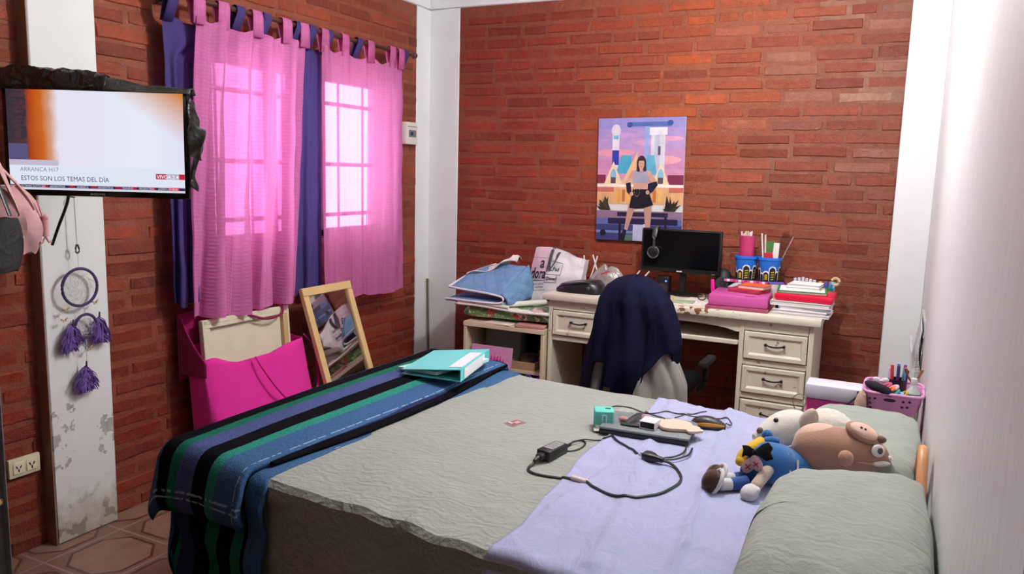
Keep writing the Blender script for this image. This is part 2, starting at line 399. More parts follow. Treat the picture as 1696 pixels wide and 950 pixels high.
# ------------------------------------------------------------------ bed
XF, XH = -1.83, .085
def yn(x): return 1.372 + (.09-x)*.0938
def yf(x): return yn(x) + 1.375
def quad_slab(b, x0, x1, ins, z0, z1, bev=.02):
    b.prism([(x0, yn(x0)+ins), (x1, yn(x1)+ins), (x1, yf(x1)-ins), (x0, yf(x0)-ins)], z1-z0, Matrix.Translation((0, 0, z0)), bev=bev)
bed = thing('bed', 'double bed with a light wooden headboard under the grey-green bedspread', 'bed', ((XF+XH)/2, 2.1, 0))
m_wood = mat('light varnished wood', '#d69a68', .4, .15, 9, .1)
b = B(); quad_slab(b, XF+.05, XH-.03, .05, .12, .32); b.out('bed_base', m_wood, bed)
b = B(); quad_slab(b, XF+.025, XH-.025, .03, .32, .575, .04); b.out('mattress', fabric('mattress ticking', '#cfc8bb'), bed)
for x in (XF+.12, XH-.12):
    for f in (yn(x)+.12, yf(x)-.12):
        b = B(); b.box((x, f, .061), (.06, .06, .122), bev=.006); b.out('leg', m_wood, bed)
hb = B()
for yy in (1.50, 2.62): hb.box((.0875, yy, .27), (.04, .06, .54), bev=.008)
hb.tube([(.092, 1.48, .53), (.092, 1.85, .57), (.094, 2.04, .63), (.094, 2.13, .745), (.094, 2.18, .772), (.094, 2.235, .74), (.094, 2.30, .62), (.092, 2.64, .53)], .013, 10, smooth=2)
for i in range(7): hb.cyl((.0875, 1.62+i*.147, .3), (.0875, 1.62+i*.147, .55), .011, n=8)
hb.out('headboard', m_wood, bed)

def fold(s, r=.045):
    if s <= 0: return s, 0.0
    if s < r*PI/2: return r*math.sin(s/r), r*(1-math.cos(s/r))
    return r, r + s - r*PI/2
def nz(x, y, z=0.0): return noise.noise(V((x, y, z)))
M_SPREAD = None
def quilt_mat(name, col, strength=.5):
    t = NT(name); n = t.noise(5, 3, dist=1.2); co = t.co()
    ms = t.a('ShaderNodeMapping'); ms.inputs['Scale'].default_value = (1.0, 1.35, 1); t.l(co, ms.inputs[0])
    v = t.a('ShaderNodeTexVoronoi', {'Scale': 26.0}, feature='F1'); t.l(ms.outputs[0], v.inputs['Vector'])
    wv = t.a('ShaderNodeTexWave', {'Scale': 7.0, 'Distortion': 14.0, 'Detail': 3.0, 'Detail Scale': 1.6}, wave_type='RINGS'); t.l(ms.outputs[0], wv.inputs['Vector'])
    c = lin(col); t.base(t.mix(t.noise(9, 4), tuple(x*.9 for x in c), tuple(x*1.08 for x in c)))
    h = t.math('ADD', t.math('MULTIPLY', wv.outputs['Fac'], .6), t.math('MULTIPLY', v.outputs['Distance'], .5))
    h = t.math('ADD', h, t.math('MULTIPLY', t.noise(140, 2), .35)); h = t.math('ADD', h, t.math('MULTIPLY', t.noise(34, 5, dist=2.2), 1.5))
    t.bump(h, strength, .006); t.p.inputs['Roughness'].default_value = .8; t.p.inputs['Specular IOR Level'].default_value = .2; t.p.inputs['Sheen Weight'].default_value = .2
    return t.m
M_SPREAD = quilt_mat('quilted grey-green cotton', '#9ba098', .5)
ZT = .598
def spread_pt(x, s, lift=0.0, x0=None):
    """x along the bed, s = distance across from the near edge (negative: hanging on the near side)"""
    wdt = 1.375; r = .020; tq = 0
    if s < r: h, d = fold(r - s, r); y = yn(x) + r - h; z = ZT - d; tq = r - s
    elif s > wdt - r: h, d = fold(s - wdt + r, r); y = yf(x) - r + h; z = ZT - d
    else: y = yn(x) + s; z = ZT
    if tq > .07:   # soft folds in the hanging side
        a = min(1, (tq-.07)/.3)*max(.0, min(1, (x+1.42)/.25)); y += (.010 if x < -1.40 else 0); y -= a*(.012 + .012*math.sin(x*15 + 2*nz(x*2, 5)) + .018*nz(x*3.1, tq*2)) + .012*a
    else:
        z += .005*nz(x*4, s*4, 2) + .0035*nz(x*11, s*9, 4) + .006*math.sin(PI*max(0, min(1, s/wdt)))
        z -= .010*math.exp(-((x+.95)**2+(s-.05)**2)/.03)*math.sin(x*40)*.5
    return V((x, y, z)) + V((0, -lift if tq > .05 else 0, lift if tq <= .07 else 0))
def srange(u, lo, hi): return lo + (hi-lo)*u
b = B(); b.grid(lambda u, v: spread_pt(srange(u, XF+.01, XH-.005), srange(v, -.50, 1.62)), 110, 120)
tag(b.out('bedspread', M_SPREAD, thick=.006, off=1), 'grey-green quilted bedspread covering the bed and hanging down its near side', 'bedspread')
# lavender sheet laid over the head half
def lav_edge(s):
    return -.762 + .012*math.sin(s*7) + .010*nz(s*5, 1) - .012*(1-min(1, abs(s-.65)/.5))
def lav_pt(u, v):
    far = 1.385 + .010*math.sin(u*23) + .008*math.sin(u*51)
    s = srange(v, -.30, far); x0 = lav_edge(s); x = srange(u, x0, .04)
    p = spread_pt(x, s, .007)
    if s > .05:
        w = 0
        for (k, q, a, wd) in ((-.415, -.10, .010, .011), (-.52, .05, .005, .03), (-.30, -.2, .006, .03), (-.60, -.14, .006, .016), (-.68, .10, .005, .012)):
            w += a*math.exp(-((x-(k+q*(s-.6)+.012*nz(s*5, k*9)))/wd)**2)
        e = min(1, (x-x0)/.03)
        p.z += w*e + .004*nz(x*9, s*5, 7) + .003*nz(x*22+s*8, s*12, 9) + .002*(1-e)
    return p
b = B(); b.grid(lav_pt, 110, 130)
def lav_mat():
    t = NT('lavender cotton'); c = lin('#a8abcd'); t.base(t.mix(t.noise(6, 3), tuple(x*.94 for x in c), tuple(x*1.05 for x in c)))
    mp = t.a('ShaderNodeMapping'); mp.inputs['Scale'].default_value = (2.2, 1, 1); mp.inputs['Rotation'].default_value = (0, 0, .35); t.l(t.co(), mp.inputs[0])
    h = t.math('ADD', t.noise(9, 5, co=mp.outputs[0], dist=.8), t.math('MULTIPLY', t.noise(300, 2), .06)); t.bump(h, .55, .02)
    t.p.inputs['Roughness'].default_value = .85; t.p.inputs['Specular IOR Level'].default_value = .2; t.p.inputs['Sheen Weight'].default_value = .2; return t.m
tag(b.out('bed_sheet', lav_mat(), thick=.004, off=1), 'lavender cotton sheet spread over the pillow half of the bed', 'sheet')

# striped blanket folded over the foot of the bed
def stripe_mat(name, stops, hem=True):
    t = NT(name); uv = t.a('ShaderNodeUVMap', uv_map='UVMap').outputs[0]
    d = t.a('ShaderNodeVectorMath', operation='ADD'); t.l(uv, d.inputs[0])
    n = t.a('ShaderNodeVectorMath', operation='SCALE'); t.l(t.a('ShaderNodeTexNoise', {'Scale': 60.0, 'Detail': 3.0}).outputs['Color'], n.inputs[0]); n.inputs['Scale'].default_value = .012; t.l(n.outputs[0], d.inputs[1])
    sp = t.a('ShaderNodeSeparateXYZ'); t.l(d.outputs[0], sp.inputs[0])
    c = t.ramp(sp.outputs[0], stops, 'CONSTANT')
    k = t.math('MULTIPLY_ADD', t.noise(150, 4), .9, .55); m = t.a('ShaderNodeVectorMath', operation='SCALE'); t.l(c, m.inputs[0]); t.l(k, m.inputs['Scale']); c = m.outputs[0]
    if hem:
        sp2 = t.a('ShaderNodeSeparateXYZ'); t.l(uv, sp2.inputs[0])
        def line(a, c0, w): return t.math('LESS_THAN', t.math('ABSOLUTE', t.math('SUBTRACT', a, c0)), w)
        dash = t.math('GREATER_THAN', t.noise(55, 3), .47)
        st = t.math('MAXIMUM', line(sp2.outputs[0], .972, .004), t.math('MAXIMUM', line(sp2.outputs[1], .955, .0022), line(sp2.outputs[1], .966, .0018)))
        c = t.mix(t.math('MULTIPLY', t.math('MULTIPLY', st, dash), .75), c, '#9db4cc')
    t.base(c); t.p.inputs['Roughness'].default_value = .95; t.p.inputs['Specular IOR Level'].default_value = .05
    t.bump(t.math('ADD', t.noise(260, 3), t.noise(60, 3)), .8, .004); return t.m
BLU, BLK, GRN, NAV, SLT, TEA = '#3f6088', '#100f15', '#1f6a54', '#2a3358', '#4a5684', '#2f8474'
m_top = stripe_mat('striped wool, upper fold', [(0, BLU), (.26, BLK), (.385, GRN), (.465, SLT), (.615, BLK), (.735, TEA), (.81, BLU)])
m_low = stripe_mat('striped wool, lower fold', [(0, BLU), (.08, BLK), (.17, GRN), (.28, NAV), (.48, BLK), (.60, GRN), (.70, BLK), (.80, GRN), (.86, BLK), (.885, BLU)], False)
def hem_x(y): t = (y-1.5)/1.4; return -1.505 + .035*math.sin(t*PI)*1.0 + .0*t + .05*max(0, t)**2
def border_x(y): t = (y-1.5)/1.4; return -1.462 + .095*t
def blanket_pt(a, sb, ztop, low, hang_out):
    """a: distance beyond the foot edge is negative x; sb: signed distance beyond near(+)/far edge"""
    return None
def drape(x, y, zt, out, r=.05, flare=0.0, wav=0.0):
    """cloth lying at height zt; parts of (x, y) beyond the bed outline hang down"""
    xe = XF - out + r; sx = max(0.0, xe - x); yy0 = yn(max(x, XF)) - out + r; sy = max(0.0, yy0 - y); yy1 = yf(max(x, XF)) + out - r; sf = max(0.0, y - yy1)
    if sx == 0 and sy == 0 and sf == 0: return V((x, y, zt))
    s_ = sf if sf > 0 else -sy
    s = math.hypot(sx, s_); h, d = fold(s, r); ph = (-sx/s, s_/s)
    h += flare*max(0, d-.03) + wav*min(1, d/.2)*math.sin(x*26 + y*11)
    bx = max(x, xe); by = min(max(y, yy0), yy1)
    return V((bx + ph[0]*h, by + ph[1]*h, zt - d))
blanket = thing('blanket', 'striped blue, green and black wool blanket folded over the foot of the bed', 'blanket', (XF+.15, 2.1, .61))
def low_pt(u, v):
    y = srange(v, yf(-1.6)+.10, yn(-1.6)-.50); yy = min(max(y, 1.4), 2.95); x1 = border_x(yy); x = srange(u, XF-.16, x1)
    if y < 1.5: x1 = -1.452 - .03*min(1, (1.5-y)/.4); x = srange(u, XF-.16, x1)
    zt = .612 + .004*nz(x*7, y*4) - .004*(1 if u > .97 else 0)
    p = drape(x, y, zt, .025, .05, flare=.03, wav=.012)
    if p.z < .55 and y < 1.6: p.y += .012*math.sin(x*30 + p.z*6) + .010*math.sin(p.z*34 + x*9)
    p.z = max(p.z, .03)
    return p
def puv(fn, lo=0): return None
b = B(); b.grid(low_pt, 64, 110, uvfn=lambda u, v: (u, v)); b.out('lower_fold', m_low, blanket, thick=.014, off=1)
def top_pt(u, v):
    y = srange(v, yf(-1.6)+.05, yn(-1.6)-.215); yy = min(max(y, 1.4), 2.95); x1 = hem_x(yy); x = srange(u, XF-.14, x1)
    t = (yy-1.5)/1.4
    zt = .636 + .020*math.sin(PI*max(0, min(1, u)))*(.5+.5*math.sin(PI*max(0, min(1, t)))) + .006*nz(x*5, y*3, 3)
    if u > .93: zt -= .006*((u-.93)/.07)**2
    p = drape(x, y, zt, .055, .055, flare=.22)
    if v > .955: q = (v-.955)/.045; p.y += .030*q*q; p.z += .008*q*q     # hem rolls under
    return p
b = B(); b.grid(top_pt, 64, 110, uvfn=lambda u, v: (u, v)); b.out('upper_fold', m_top, blanket, thick=.020, off=1)
def mid_pt(u, v):   # the turned edge that peeks out between the folds; black bands paint its shaded creases
    y = srange(v, yf(-1.5)+.03, yn(-1.5)+.05); t = (y-1.5)/1.4
    x0 = hem_x(y)-.10; x1 = hem_x(y) + .035*math.sin(PI*max(0, min(1, t)))+.004
    return V((srange(u, x0, x1), y, .622+.012*math.sin(u*PI) + .004*nz(y*4, u)))
b = B(); b.grid(mid_pt, 14, 80, uvfn=lambda u, v: (.62+.3*u, v)); b.out('turned_edge', stripe_mat('striped wool, turned edge', [(0, BLK), (.80, NAV), (.86, BLK), (.93, GRN), (.97, BLU)], False), blanket, thick=.008, off=1)

# pillows
def pillow(name, label, cx, cy, sx, sy, zb, h, rz, seed, tilt=0.0, skew=0.0):
    b = B(); n = 30; R = Matrix.Rotation(rz, 4, 'Z') @ Matrix.Rotation(tilt, 4, 'Y')
    def side(sgn):
        def f(u, v):
            a, c = u*2-1, v*2-1
            k = (1-abs(a)**5)*(1-abs(c)**5); z = max(0, k)**.42
            pin = 1 - .07*(abs(a*c))**1.2
            edge = max(abs(a), abs(c)); wr = .006*nz(a*4+seed, c*4)*z + .004*nz(a*12, c*12, seed)*z
            z = (z*h*.62 if sgn > 0 else -z*h*.38) + wr
            return V((a*sx/2*(1.0+.02*nz(c*3, seed)), c*sy/2*(1.0+.02*nz(a*3, seed+2)), 0))*pin + V((0, 0, z + .004*(1-k)*math.sin((a-c)*17)))
        return f
    b.grid(side(1), n, n); b.grid(lambda u, v: side(-1)(1-u, v), n, n)
    bmesh.ops.remove_doubles(b.b, verts=list(b.b.verts), dist=.0012)
    for v in b.b.verts: v.co.y += skew*v.co.x*(1 if v.co.y > 0 else .2)
    b.b.transform(Matrix.Translation((cx, cy, zb + h*.38)) @ R)
    return tag(b.out(name, M_PIL, sub=1), label, 'pillow')
M_PIL = quilt_mat('quilted grey-green pillowcase', '#969e94', .36)
pillow('pillow', 'plump grey-green pillow closest to the camera at the bottom right', -.062, 1.675, .362, .74, .600, .168, .0, 1, skew=.42)
pillow('pillow', 'grey-green pillow at the far side of the bed behind the brown plush', -.060, 2.50, .34, .62, .600, .115, -.03, 5)

# ------------------------------------------------------------------ curtains
m_rod = mat('brown curtain rod', '#4b2a1c', .4)
RX, RZ = -2.675, 2.098
rod = thing('curtain_rod', 'brown curtain rod with brackets above the window', 'curtain rod', (XL, 3.15, RZ))
b = B(); b.cyl((RX, 2.30, RZ), (RX, 4.03, RZ), .011, n=14); b.out('pole', m_rod, rod)
for yy in (2.30, 4.03):
    b = B(); b.ell((RX, yy+(.012 if yy > 3 else -.012), RZ), .019); b.out('finial', m_rod, rod)
for yy in (2.285+.06, 3.96):
    b = B(); b.box((XL+.004, yy, RZ), (.012, .03, .06), bev=.003); b.tube([(XL, yy, RZ-.012), (RX, yy, RZ-.012)], .006); b.out('bracket', m_rod, rod)
def curtain_mat(name, col, trans, tcol=None, dots=True, weave=0.0):
    t = NT(name); c = lin(col); uv = t.a('ShaderNodeUVMap', uv_map='UVMap').outputs[0]
    ck = t.a('ShaderNodeTexVoronoi', {'Scale': 1.0, 'Randomness': .25}, feature='F1')
    mp = t.a('ShaderNodeMapping'); mp.inputs['Scale'].default_value = (46, 62, 1); t.l(uv, mp.inputs[0]); t.l(mp.outputs[0], ck.inputs['Vector'])
    h = t.math('SUBTRACT', 1.0, ck.outputs['Distance'])
    if dots:
        t.base(t.mix(t.math('MULTIPLY', h, h), tuple(x*.82 for x in c), tuple(min(1, x*1.08) for x in c)))
        t.bump(h, .5, .006)
    else: t.base(t.mix(t.noise(20, 3), tuple(x*.9 for x in c), c)); t.bump(t.noise(90, 3), .25, .003)
    t.p.inputs['Roughness'].default_value = .85; t.p.inputs['Specular IOR Level'].default_value = .15
    tr = t.a('ShaderNodeBsdfTranslucent', {'Color': (*(lin(tcol) if tcol else c), 1)}); mx = t.a('ShaderNodeMixShader', {'Fac': trans})
    t.l(t.p.outputs[0], mx.inputs[1]); t.l(tr.outputs[0], mx.inputs[2])
    op = t.a('ShaderNodeBsdfTransparent', {'Color': (*(lin(tcol) if tcol else c), 1)}); m2 = t.a('ShaderNodeMixShader', {'Fac': weave})   # open weave lets the panes show through
    t.l(mx.outputs[0], m2.inputs[1]); t.l(op.outputs[0], m2.inputs[2]); t.l(m2.outputs[0], t.o.inputs[0]); return t.m
M_PINK = curtain_mat('pink dotted curtain', '#dc7eb8', .22, '#f684c8', weave=.075); M_PINK2 = curtain_mat('thin pink dotted curtain', '#dc7eb8', .22, '#f890cc', weave=.26); M_PURP = curtain_mat('dark purple curtain', '#463a72', .06, '#4a3f78', False)
def curtain(name, label, group, material, x0, yt, yb, zt, zb, folds, amp, tabs, tabw, seed, sweep=None, tabcol=None):
    c = thing(name, label, 'curtain', (x0, (yb[0]+yb[1])/2, zb), group=group)
    ph = seed*1.7
    def f(u, v):
        w = v**.7; e0 = yt[0]*(1-w)+yb[0]*w; e1 = yt[1]*(1-w)+yb[1]*w
        if sweep: q = min(1, v/.14); e1 = yt[1]*(1-q)+yb[1]*q if sweep > 0 else e1
        y = e0 + (e1-e0)*u
        k = folds*2*PI; a = amp*(.45+.55*v)
        x = x0 + a*(math.sin(u*k + ph + .8*math.sin(v*2+seed)) + .5*math.sin(u*k*1.73 + seed*3 + v*1.3)) + .006*nz(u*6, v*9, seed)
        y += .010*math.sin(u*k*2+ph)*v
        sag = 0
        if tabs:
            d = min(abs(y-t) for t in tabs); sag = min(.030, d*.34)*(1-min(1, v*6))
        z = zt - (zt-zb)*v - sag + (.010*math.sin(u*9+seed) + .006*math.sin(u*k))*v
        return V((x, y, z))
    b = B(); b.grid(f, 90, 46, uvfn=lambda u, v: (u*(yb[1]-yb[0]), v*(zt-zb))); b.out('panel', material, c, thick=0)
    for t in tabs:
        bb = B()
        pts = [(x0+.004, zt-.035), (RX+.019, RZ-.01), (RX+.015, RZ+.014), (RX, RZ+.019), (RX-.015, RZ+.014), (RX-.019, RZ-.01), (x0-.010, zt-.035)]
        wob = .006*math.sin(t*40)
        bb.grid(lambda u, v: V((pts[min(6, round(v*6))][0], t + (u-.5)*tabw*(1-.12*math.sin(PI*v)) + wob*(1-abs(v*2-1)), pts[min(6, round(v*6))][1])), 4, 6, uvfn=lambda u, v: (u*tabw, v*.25))
        bb.out('tab', material, c, thick=.0025, off=0, sharp=9)
    return c
G1 = 'pink tab-top curtain panels'
curtain('curtain', 'pink curtain panel on the left, nearer the television', G1, M_PINK, RX+.012, (2.41, 3.085), (2.335, 3.00), 2.035, .772, 4.5, .036, [2.43, 2.56, 2.76, 2.95, 3.07], .065, 1)
curtain('curtain', 'pink curtain panel on the right with brighter window panes, nearer the corner column', G1, M_PINK2, RX+.010, (3.20, 3.905), (3.195, 3.925), 2.035, .725, 5, .016, [3.22, 3.38, 3.60, 3.80, 3.89], .06, 4)
G2 = 'dark purple curtain panels behind the pink ones'
curtain('curtain', 'dark purple curtain at the left edge of the window, beside the television', G2, M_PURP, RX-.034, (2.295, 3.00), (2.30, 2.47), 2.03, .84, 3, .014, [2.31, 2.66, 2.82], .05, 2, sweep=1)
curtain('curtain', 'dark purple curtain showing in the gap between the two pink panels', G2, M_PURP, RX-.032, (3.00, 3.24), (2.95, 3.23), 2.03, .80, 2.5, .014, [3.03, 3.13, 3.26], .05, 3)
curtain('curtain', 'dark purple curtain edge at the right end of the rod near the breaker box', G2, M_PURP, RX-.034, (3.87, 3.955), (3.87, 3.96), 2.03, .78, 1, .008, [3.50, 3.935], .045, 6)
# ------------------------------------------------------------------ desk
m_des = None
def desk_mat():
    t = NT('cream painted wood'); f = t.noise(12, 4); c = t.mix(f, '#cfc8b2', '#e2dcc8')
    sp = t.a('ShaderNodeSeparateXYZ'); t.l(t.co(), sp.inputs[0])
    chip = t.math('GREATER_THAN', t.noise(26, 5, rough=.62), .665)
    c = t.mix(t.math('MULTIPLY', chip, .8), c, '#8a6038'); t.base(c); t.p.inputs['Roughness'].default_value = .45; t.bump(t.noise(40, 3), .12, .003); return t.m
M_DESK = desk_mat(); m_iron = mat('dark iron pull', '#241d1b', .4, .1, metal=.6); m_dt = mat('worn desk top paint', '#e0dac8', .4, .1, 14)
def top_mat():
    t = NT('chipped cream desk top'); f = t.noise(12, 4); c = t.mix(f, '#d2cbb6', '#e6e0ce')
    sp = t.a('ShaderNodeSeparateXYZ'); t.l(t.co(), sp.inputs[0])
    # paint knocked off along the front edge in the middle of the desk
    wd = t.math('SUBTRACT', 1.0, t.math('ABSOLUTE', t.math('MULTIPLY', t.math('SUBTRACT', sp.outputs[0], .10), 4.0)))
    fr = t.math('LESS_THAN', sp.outputs[1], -.235)
    k = t.math('MULTIPLY', t.math('GREATER_THAN', t.math('ADD', t.noise(32, 4, rough=.6), t.math('MULTIPLY', wd, .10)), .62), t.math('MULTIPLY', fr, t.math('GREATER_THAN', wd, 0)))
    c = t.mix(k, c, '#7c5230'); t.base(c); t.p.inputs['Roughness'].default_value = .4; t.bump(t.noise(40, 3), .1, .003); return t.m
YD0, YD1 = 3.89, 4.372
desk = thing('desk', 'old cream painted writing desk with drawers against the brick wall', 'desk', (-1.01, 4.13, 0))
b = B(); b.box((-1.01, 4.118, .772), (1.42, .515, .036), bev=.008, seg=2); b.out('desktop', top_mat(), desk)
def panel(n, lo, hi, bev=.003, m=None, par=None):
    b = B(); b.box([(a+c)/2 for a, c in zip(lo, hi)], [c-a for a, c in zip(lo, hi)], bev=bev); return b.out(n, m or M_DESK, par or desk)
T0 = .754
for x in (-1.690, -1.352, -.672, -.352): panel('side_panel', (x, YD0, 0), (x+.022, YD1, T0))
panel('back_panel', (-.650, YD1-.012, .02), (-.352, YD1, T0)); panel('back_panel', (-1.668, YD1-.012, .5), (-1.352, YD1, T0))
for x0, x1 in ((-1.668, -1.352), (-.650, -.352)):
    panel('rail', (x0, YD0+.002, .702), (x1, YD0+.02, T0)); panel('rail', (x0, YD0+.002, .532), (x1, YD0+.02, .560))
panel('rail', (-.650, YD0+.002, .364), (-.352, YD0+.02, .392)); panel('rail', (-.650, YD0+.002, .19), (-.352, YD0+.02, .216)); panel('plinth', (-.650, YD0+.01, 0), (-.352, YD0+.03, .19))
panel('shelf', (-1.668, YD0+.02, .532), (-1.352, YD1, .548))
# arched apron over the kneehole
pts = [(-1.330, T0), (-1.330, .690)]
for i in range(13): a = i/12; pts.append((-1.31+.62*a, .690 + .026*math.sin(PI*a)**.5 if 0 < a < 1 else .690))
pts += [(-.672, .690), (-.672, T0)]
b = B(); b.prism([(x, z) for x, z in pts][::-1], .02, frame((0, YD0+.025, 0), (1, 0, 0), (0, 0, 1))); b.out('apron', M_DESK, desk)
b = B(); b.box((-1.0, 4.06, .632), (.652, .33, .016), bev=.003); b.box((-1.0, YD0+.012, .634), (.652, .018, .024), bev=.004); b.out('keyboard_tray', M_DESK, desk)
def drawer(x0, x1, z0, z1, tilt=0):
    b = B(); yf_ = YD0-.012
    W_, H_ = x1-x0, z1-z0; cx, cz = (x0+x1)/2, (z0+z1)/2
    def rect(ins, y): return [(x0+ins, y, z0+ins), (x1-ins, y, z0+ins), (x1-ins, y, z1-ins), (x0+ins, y, z1-ins)]
    # moulded front: raised frame, sunken field with sloped sides
    b.loft([rect(0, YD0+.015), rect(0, yf_+.003), rect(.003, yf_), rect(.020, yf_), rect(.030, yf_+.009), rect(.034, yf_+.009)])
    b.box((cx, (YD0+.015+YD1-.05)/2, cz), (W_-.02, YD1-.05-YD0-.015, H_-.02))
    d = b.out('drawer', M_DESK, desk, sharp=.3)
    b = B(); hw = .042; y = yf_+.009; z = cz+.006
    for s in (-1, 1): b.cyl((cx+s*hw, y+.001, z+.004), (cx+s*hw, y-.016, z+.004), .006, .005, 10); b.ell((cx+s*hw, y-.016, z+.004), .0075, n=10)
    b.tube([(cx-hw, y-.016, z+.004), (cx-hw*.5, y-.018, z-.001), (cx, y-.019, z-.003), (cx+hw*.5, y-.018, z-.001), (cx+hw, y-.016, z+.004)], .004, 8, smooth=1)
    b.out('handle', m_iron, d)
drawer(-1.660, -1.360, .566, .698); drawer(-.645, -.356, .566, .698); drawer(-.645, -.356, .398, .528); drawer(-.645, -.356, .222, .358)

ZD = .790
# monitor
m_blk = plastic('black plastic', '#141415', .35); m_scr = mat('dark screen glass', '#090a0d', .12, 0, spec=.5)
mon = thing('monitor', 'black computer monitor switched off, on the desk under the poster', 'monitor', (-1.06, 4.25, ZD), (0, 0, .015))
ym = 4.225
b = B(); b.box((-1.066, ym, 1.032), (.436, .034, .236), bev=.006); b.box((-1.066, ym+.028, 1.02), (.30, .04, .16), bev=.012); b.out('case', m_blk, mon)
b = B(); b.box((-1.066, ym-.0175, 1.040), (.410, .002, .200)); b.out('screen', m_scr, mon)
b = B(); b.box((-1.066, ym-.018, .924), (.030, .002, .006)); b.out('badge', mat('grey badge', '#c8c8c8', .4), mon)
b = B(); b.box((-.882, ym-.018, .921), (.016, .002, .003)); b.out('button', mat('grey button', '#8a8a90', .4), mon)
b = B(); b.box((-1.052, ym+.02, .865), (.035, .02, .13), bev=.004); b.out('neck', m_blk, mon)
b = B(); b.lathe((-1.052, 4.255, ZD), [(.112, 0), (.112, .006), (.10, .013), (.03, .018), (.001, .019)], 32)
b.warp(lambda v: (-1.052+(v.x+1.052), 4.255+(v.y-4.255)*.62, v.z)); b.out('base', m_blk, mon)
# headphones over the monitor's corner
hp = thing('headphones', 'black headphones hung over the top left corner of the monitor', 'headphones', (-1.205, ym-.04, 1.0))
b = B(); b.tube([(-1.205, ym-.045, 1.04), (-1.207, ym-.043, 1.10), (-1.205, ym-.028, 1.152), (-1.205, ym, 1.162), (-1.205, ym+.03, 1.152), (-1.205, ym+.05, 1.10), (-1.205, ym+.055, 1.045)], .014, 10, flat=.45, smooth=2, cap=True)
b.out('headband', plastic('dark grey headband', '#35373a', .4), hp)
for yy, s in ((ym-.042, -1), (ym+.052, 1)):
    b = B(); b.lathe((-1.206, yy, 1.022), [(.002, -.016), (.022, -.016), (.034, -.010), (.037, .002), (.034, .012), (.018, .014), (.001, .012)], 24, R=Matrix.Rotation(s*PI/2, 3, 'X')); o = b.out('ear_cup', m_blk, hp)
    b = B(); b.tube([(-1.206+.030*math.cos(a), yy+s*.012, 1.022+.030*math.sin(a)) for a in [i*2*PI/20 for i in range(20)]], .004, 6, True); b.out('ring', mat('silver trim', '#8d8d8d', .3, metal=.8), o)
# small things on the desktop
def blk(x0, x1, y0, y1, z0, z1, c, name, label, cat, m=None, bev=.002, rz=0, group=None):
    b = B(); b.box(((x0+x1)/2, (y0+y1)/2, (z0+z1)/2), (x1-x0, y1-y0, z1-z0), (0, 0, rz), bev=bev); return tag(b.out(name, m or plastic(name+c, c)), label, cat, group)
sp = thing('speaker', 'small black desk speaker with a glowing blue light left of the monitor stand', 'speaker', (-1.150, 4.22, ZD))
b = B(); b.box((-1.150, 4.225, ZD+.052), (.07, .075, .104), bev=.010, seg=2); b.out('body', m_blk, sp)
b = B(); b.lathe((-1.150, 4.186, ZD+.042), [(.026, 0), (.028, .003), (.022, .004), (.008, -.002), (.001, -.002)], 20, R=Matrix.Rotation(PI/2, 3, 'X')); b.out('cone', mat('speaker cone', '#26262a', .7), sp)
b = B(); b.ell((-1.130, 4.186, ZD+.078), .005, n=10); b.out('light', mat('blue led', '#2040ff', .3, emit='#2a50ff', es=8), sp)
sp2 = thing('speaker', 'round black desk speaker between the monitor and the blue buckets', 'speaker', (-.835, 4.27, ZD))
b = B(); b.ell((-.838, 4.27, ZD+.085), (.048, .05, .078), n=20); b.cyl((-.838, 4.27, ZD), (-.838, 4.27, ZD+.03), .04, .034, 20, bev=.004); b.out('body', mat('black speaker shell', '#1c1c1e', .55), sp2)
b = B(); b.lathe((-.838, 4.227, ZD+.085), [(.034, 0), (.036, .006), (.028, .008), (.006, .002), (.001, .002)], 20, R=Matrix.Rotation(PI/2, 3, 'X')); b.out('grille', mat('speaker grille', '#2d2d30', .8, bump=.5, bscale=400), sp2)
b = B(); b.box((-1.115, 4.06, ZD+.003), (.13, .20, .006), (0, 0, .25), bev=.001); tag(b.out('notebook', paper('kraft paper', '#cbb48a')), 'kraft brown notebook lying flat on the desk beside the navy garment', 'notebook')
b = B(); b.box((-.985, 4.00, ZD+.004), (.115, .085, .008), (0, 0, .08), bev=.002); tag(b.out('card', paper('sage green card', '#9fae90')), 'pale sage green card lying on the front of the desk', 'card')
for i, (x, y, r, l) in enumerate(((-.905, 4.02, .1, 'white sheet of paper on the desk right of the sage card'), (-.925, 4.12, -.15, 'white sheet of paper in front of the monitor stand'))):
    b = B(); b.box((x, y, ZD+.001+.0015*i), (.15, .12, .0018), (0, 0, r)); tag(b.out('paper_sheet', paper('white paper', '#e8e4dc')), l, 'paper')
gl = thing('eyeglasses', 'folded dark glasses on the desk beside the pink folder', 'glasses', (-.885, 4.10, ZD))
b = B()
for s in (-1, 1): b.tube([(-.885+s*.026+.021*math.cos(a), 4.10, ZD+.024+.018*math.sin(a)) for a in [i*PI/8 for i in range(16)]], .0032, 6, True)
b.tube([(-.888, 4.10, ZD+.028), (-.882, 4.10, ZD+.028)], .0025); b.out('frame', mat('tortoise frame', '#3a2520', .3), gl)
b = B()
for s in (-1, 1): b.tube([(-.885+s*.046, 4.10, ZD+.026), (-.885+s*.044, 4.15, ZD+.022), (-.885-s*.01, 4.155+.006*s, ZD+.006)], .0024, 6, smooth=1)
b.out('temples', mat('rose temple', '#b0605c', .4), gl)
pk = thing('highlighter_pen', 'bright pink marker standing upright on the desk beside the monitor', 'pen', (-.858, 4.14, ZD))
b = B(); b.cyl((-.860, 4.14, ZD), (-.864, 4.14, ZD+.055), .006, .008, 12); b.out('barrel', plastic('pale pink barrel', '#e8a8c8'), pk)
b = B(); b.cyl((-.864, 4.14, ZD+.055), (-.870, 4.14, ZD+.115), .011, .009, 12, bev=.003); b.out('cap', plastic('hot pink cap', '#f01f9a'), pk)
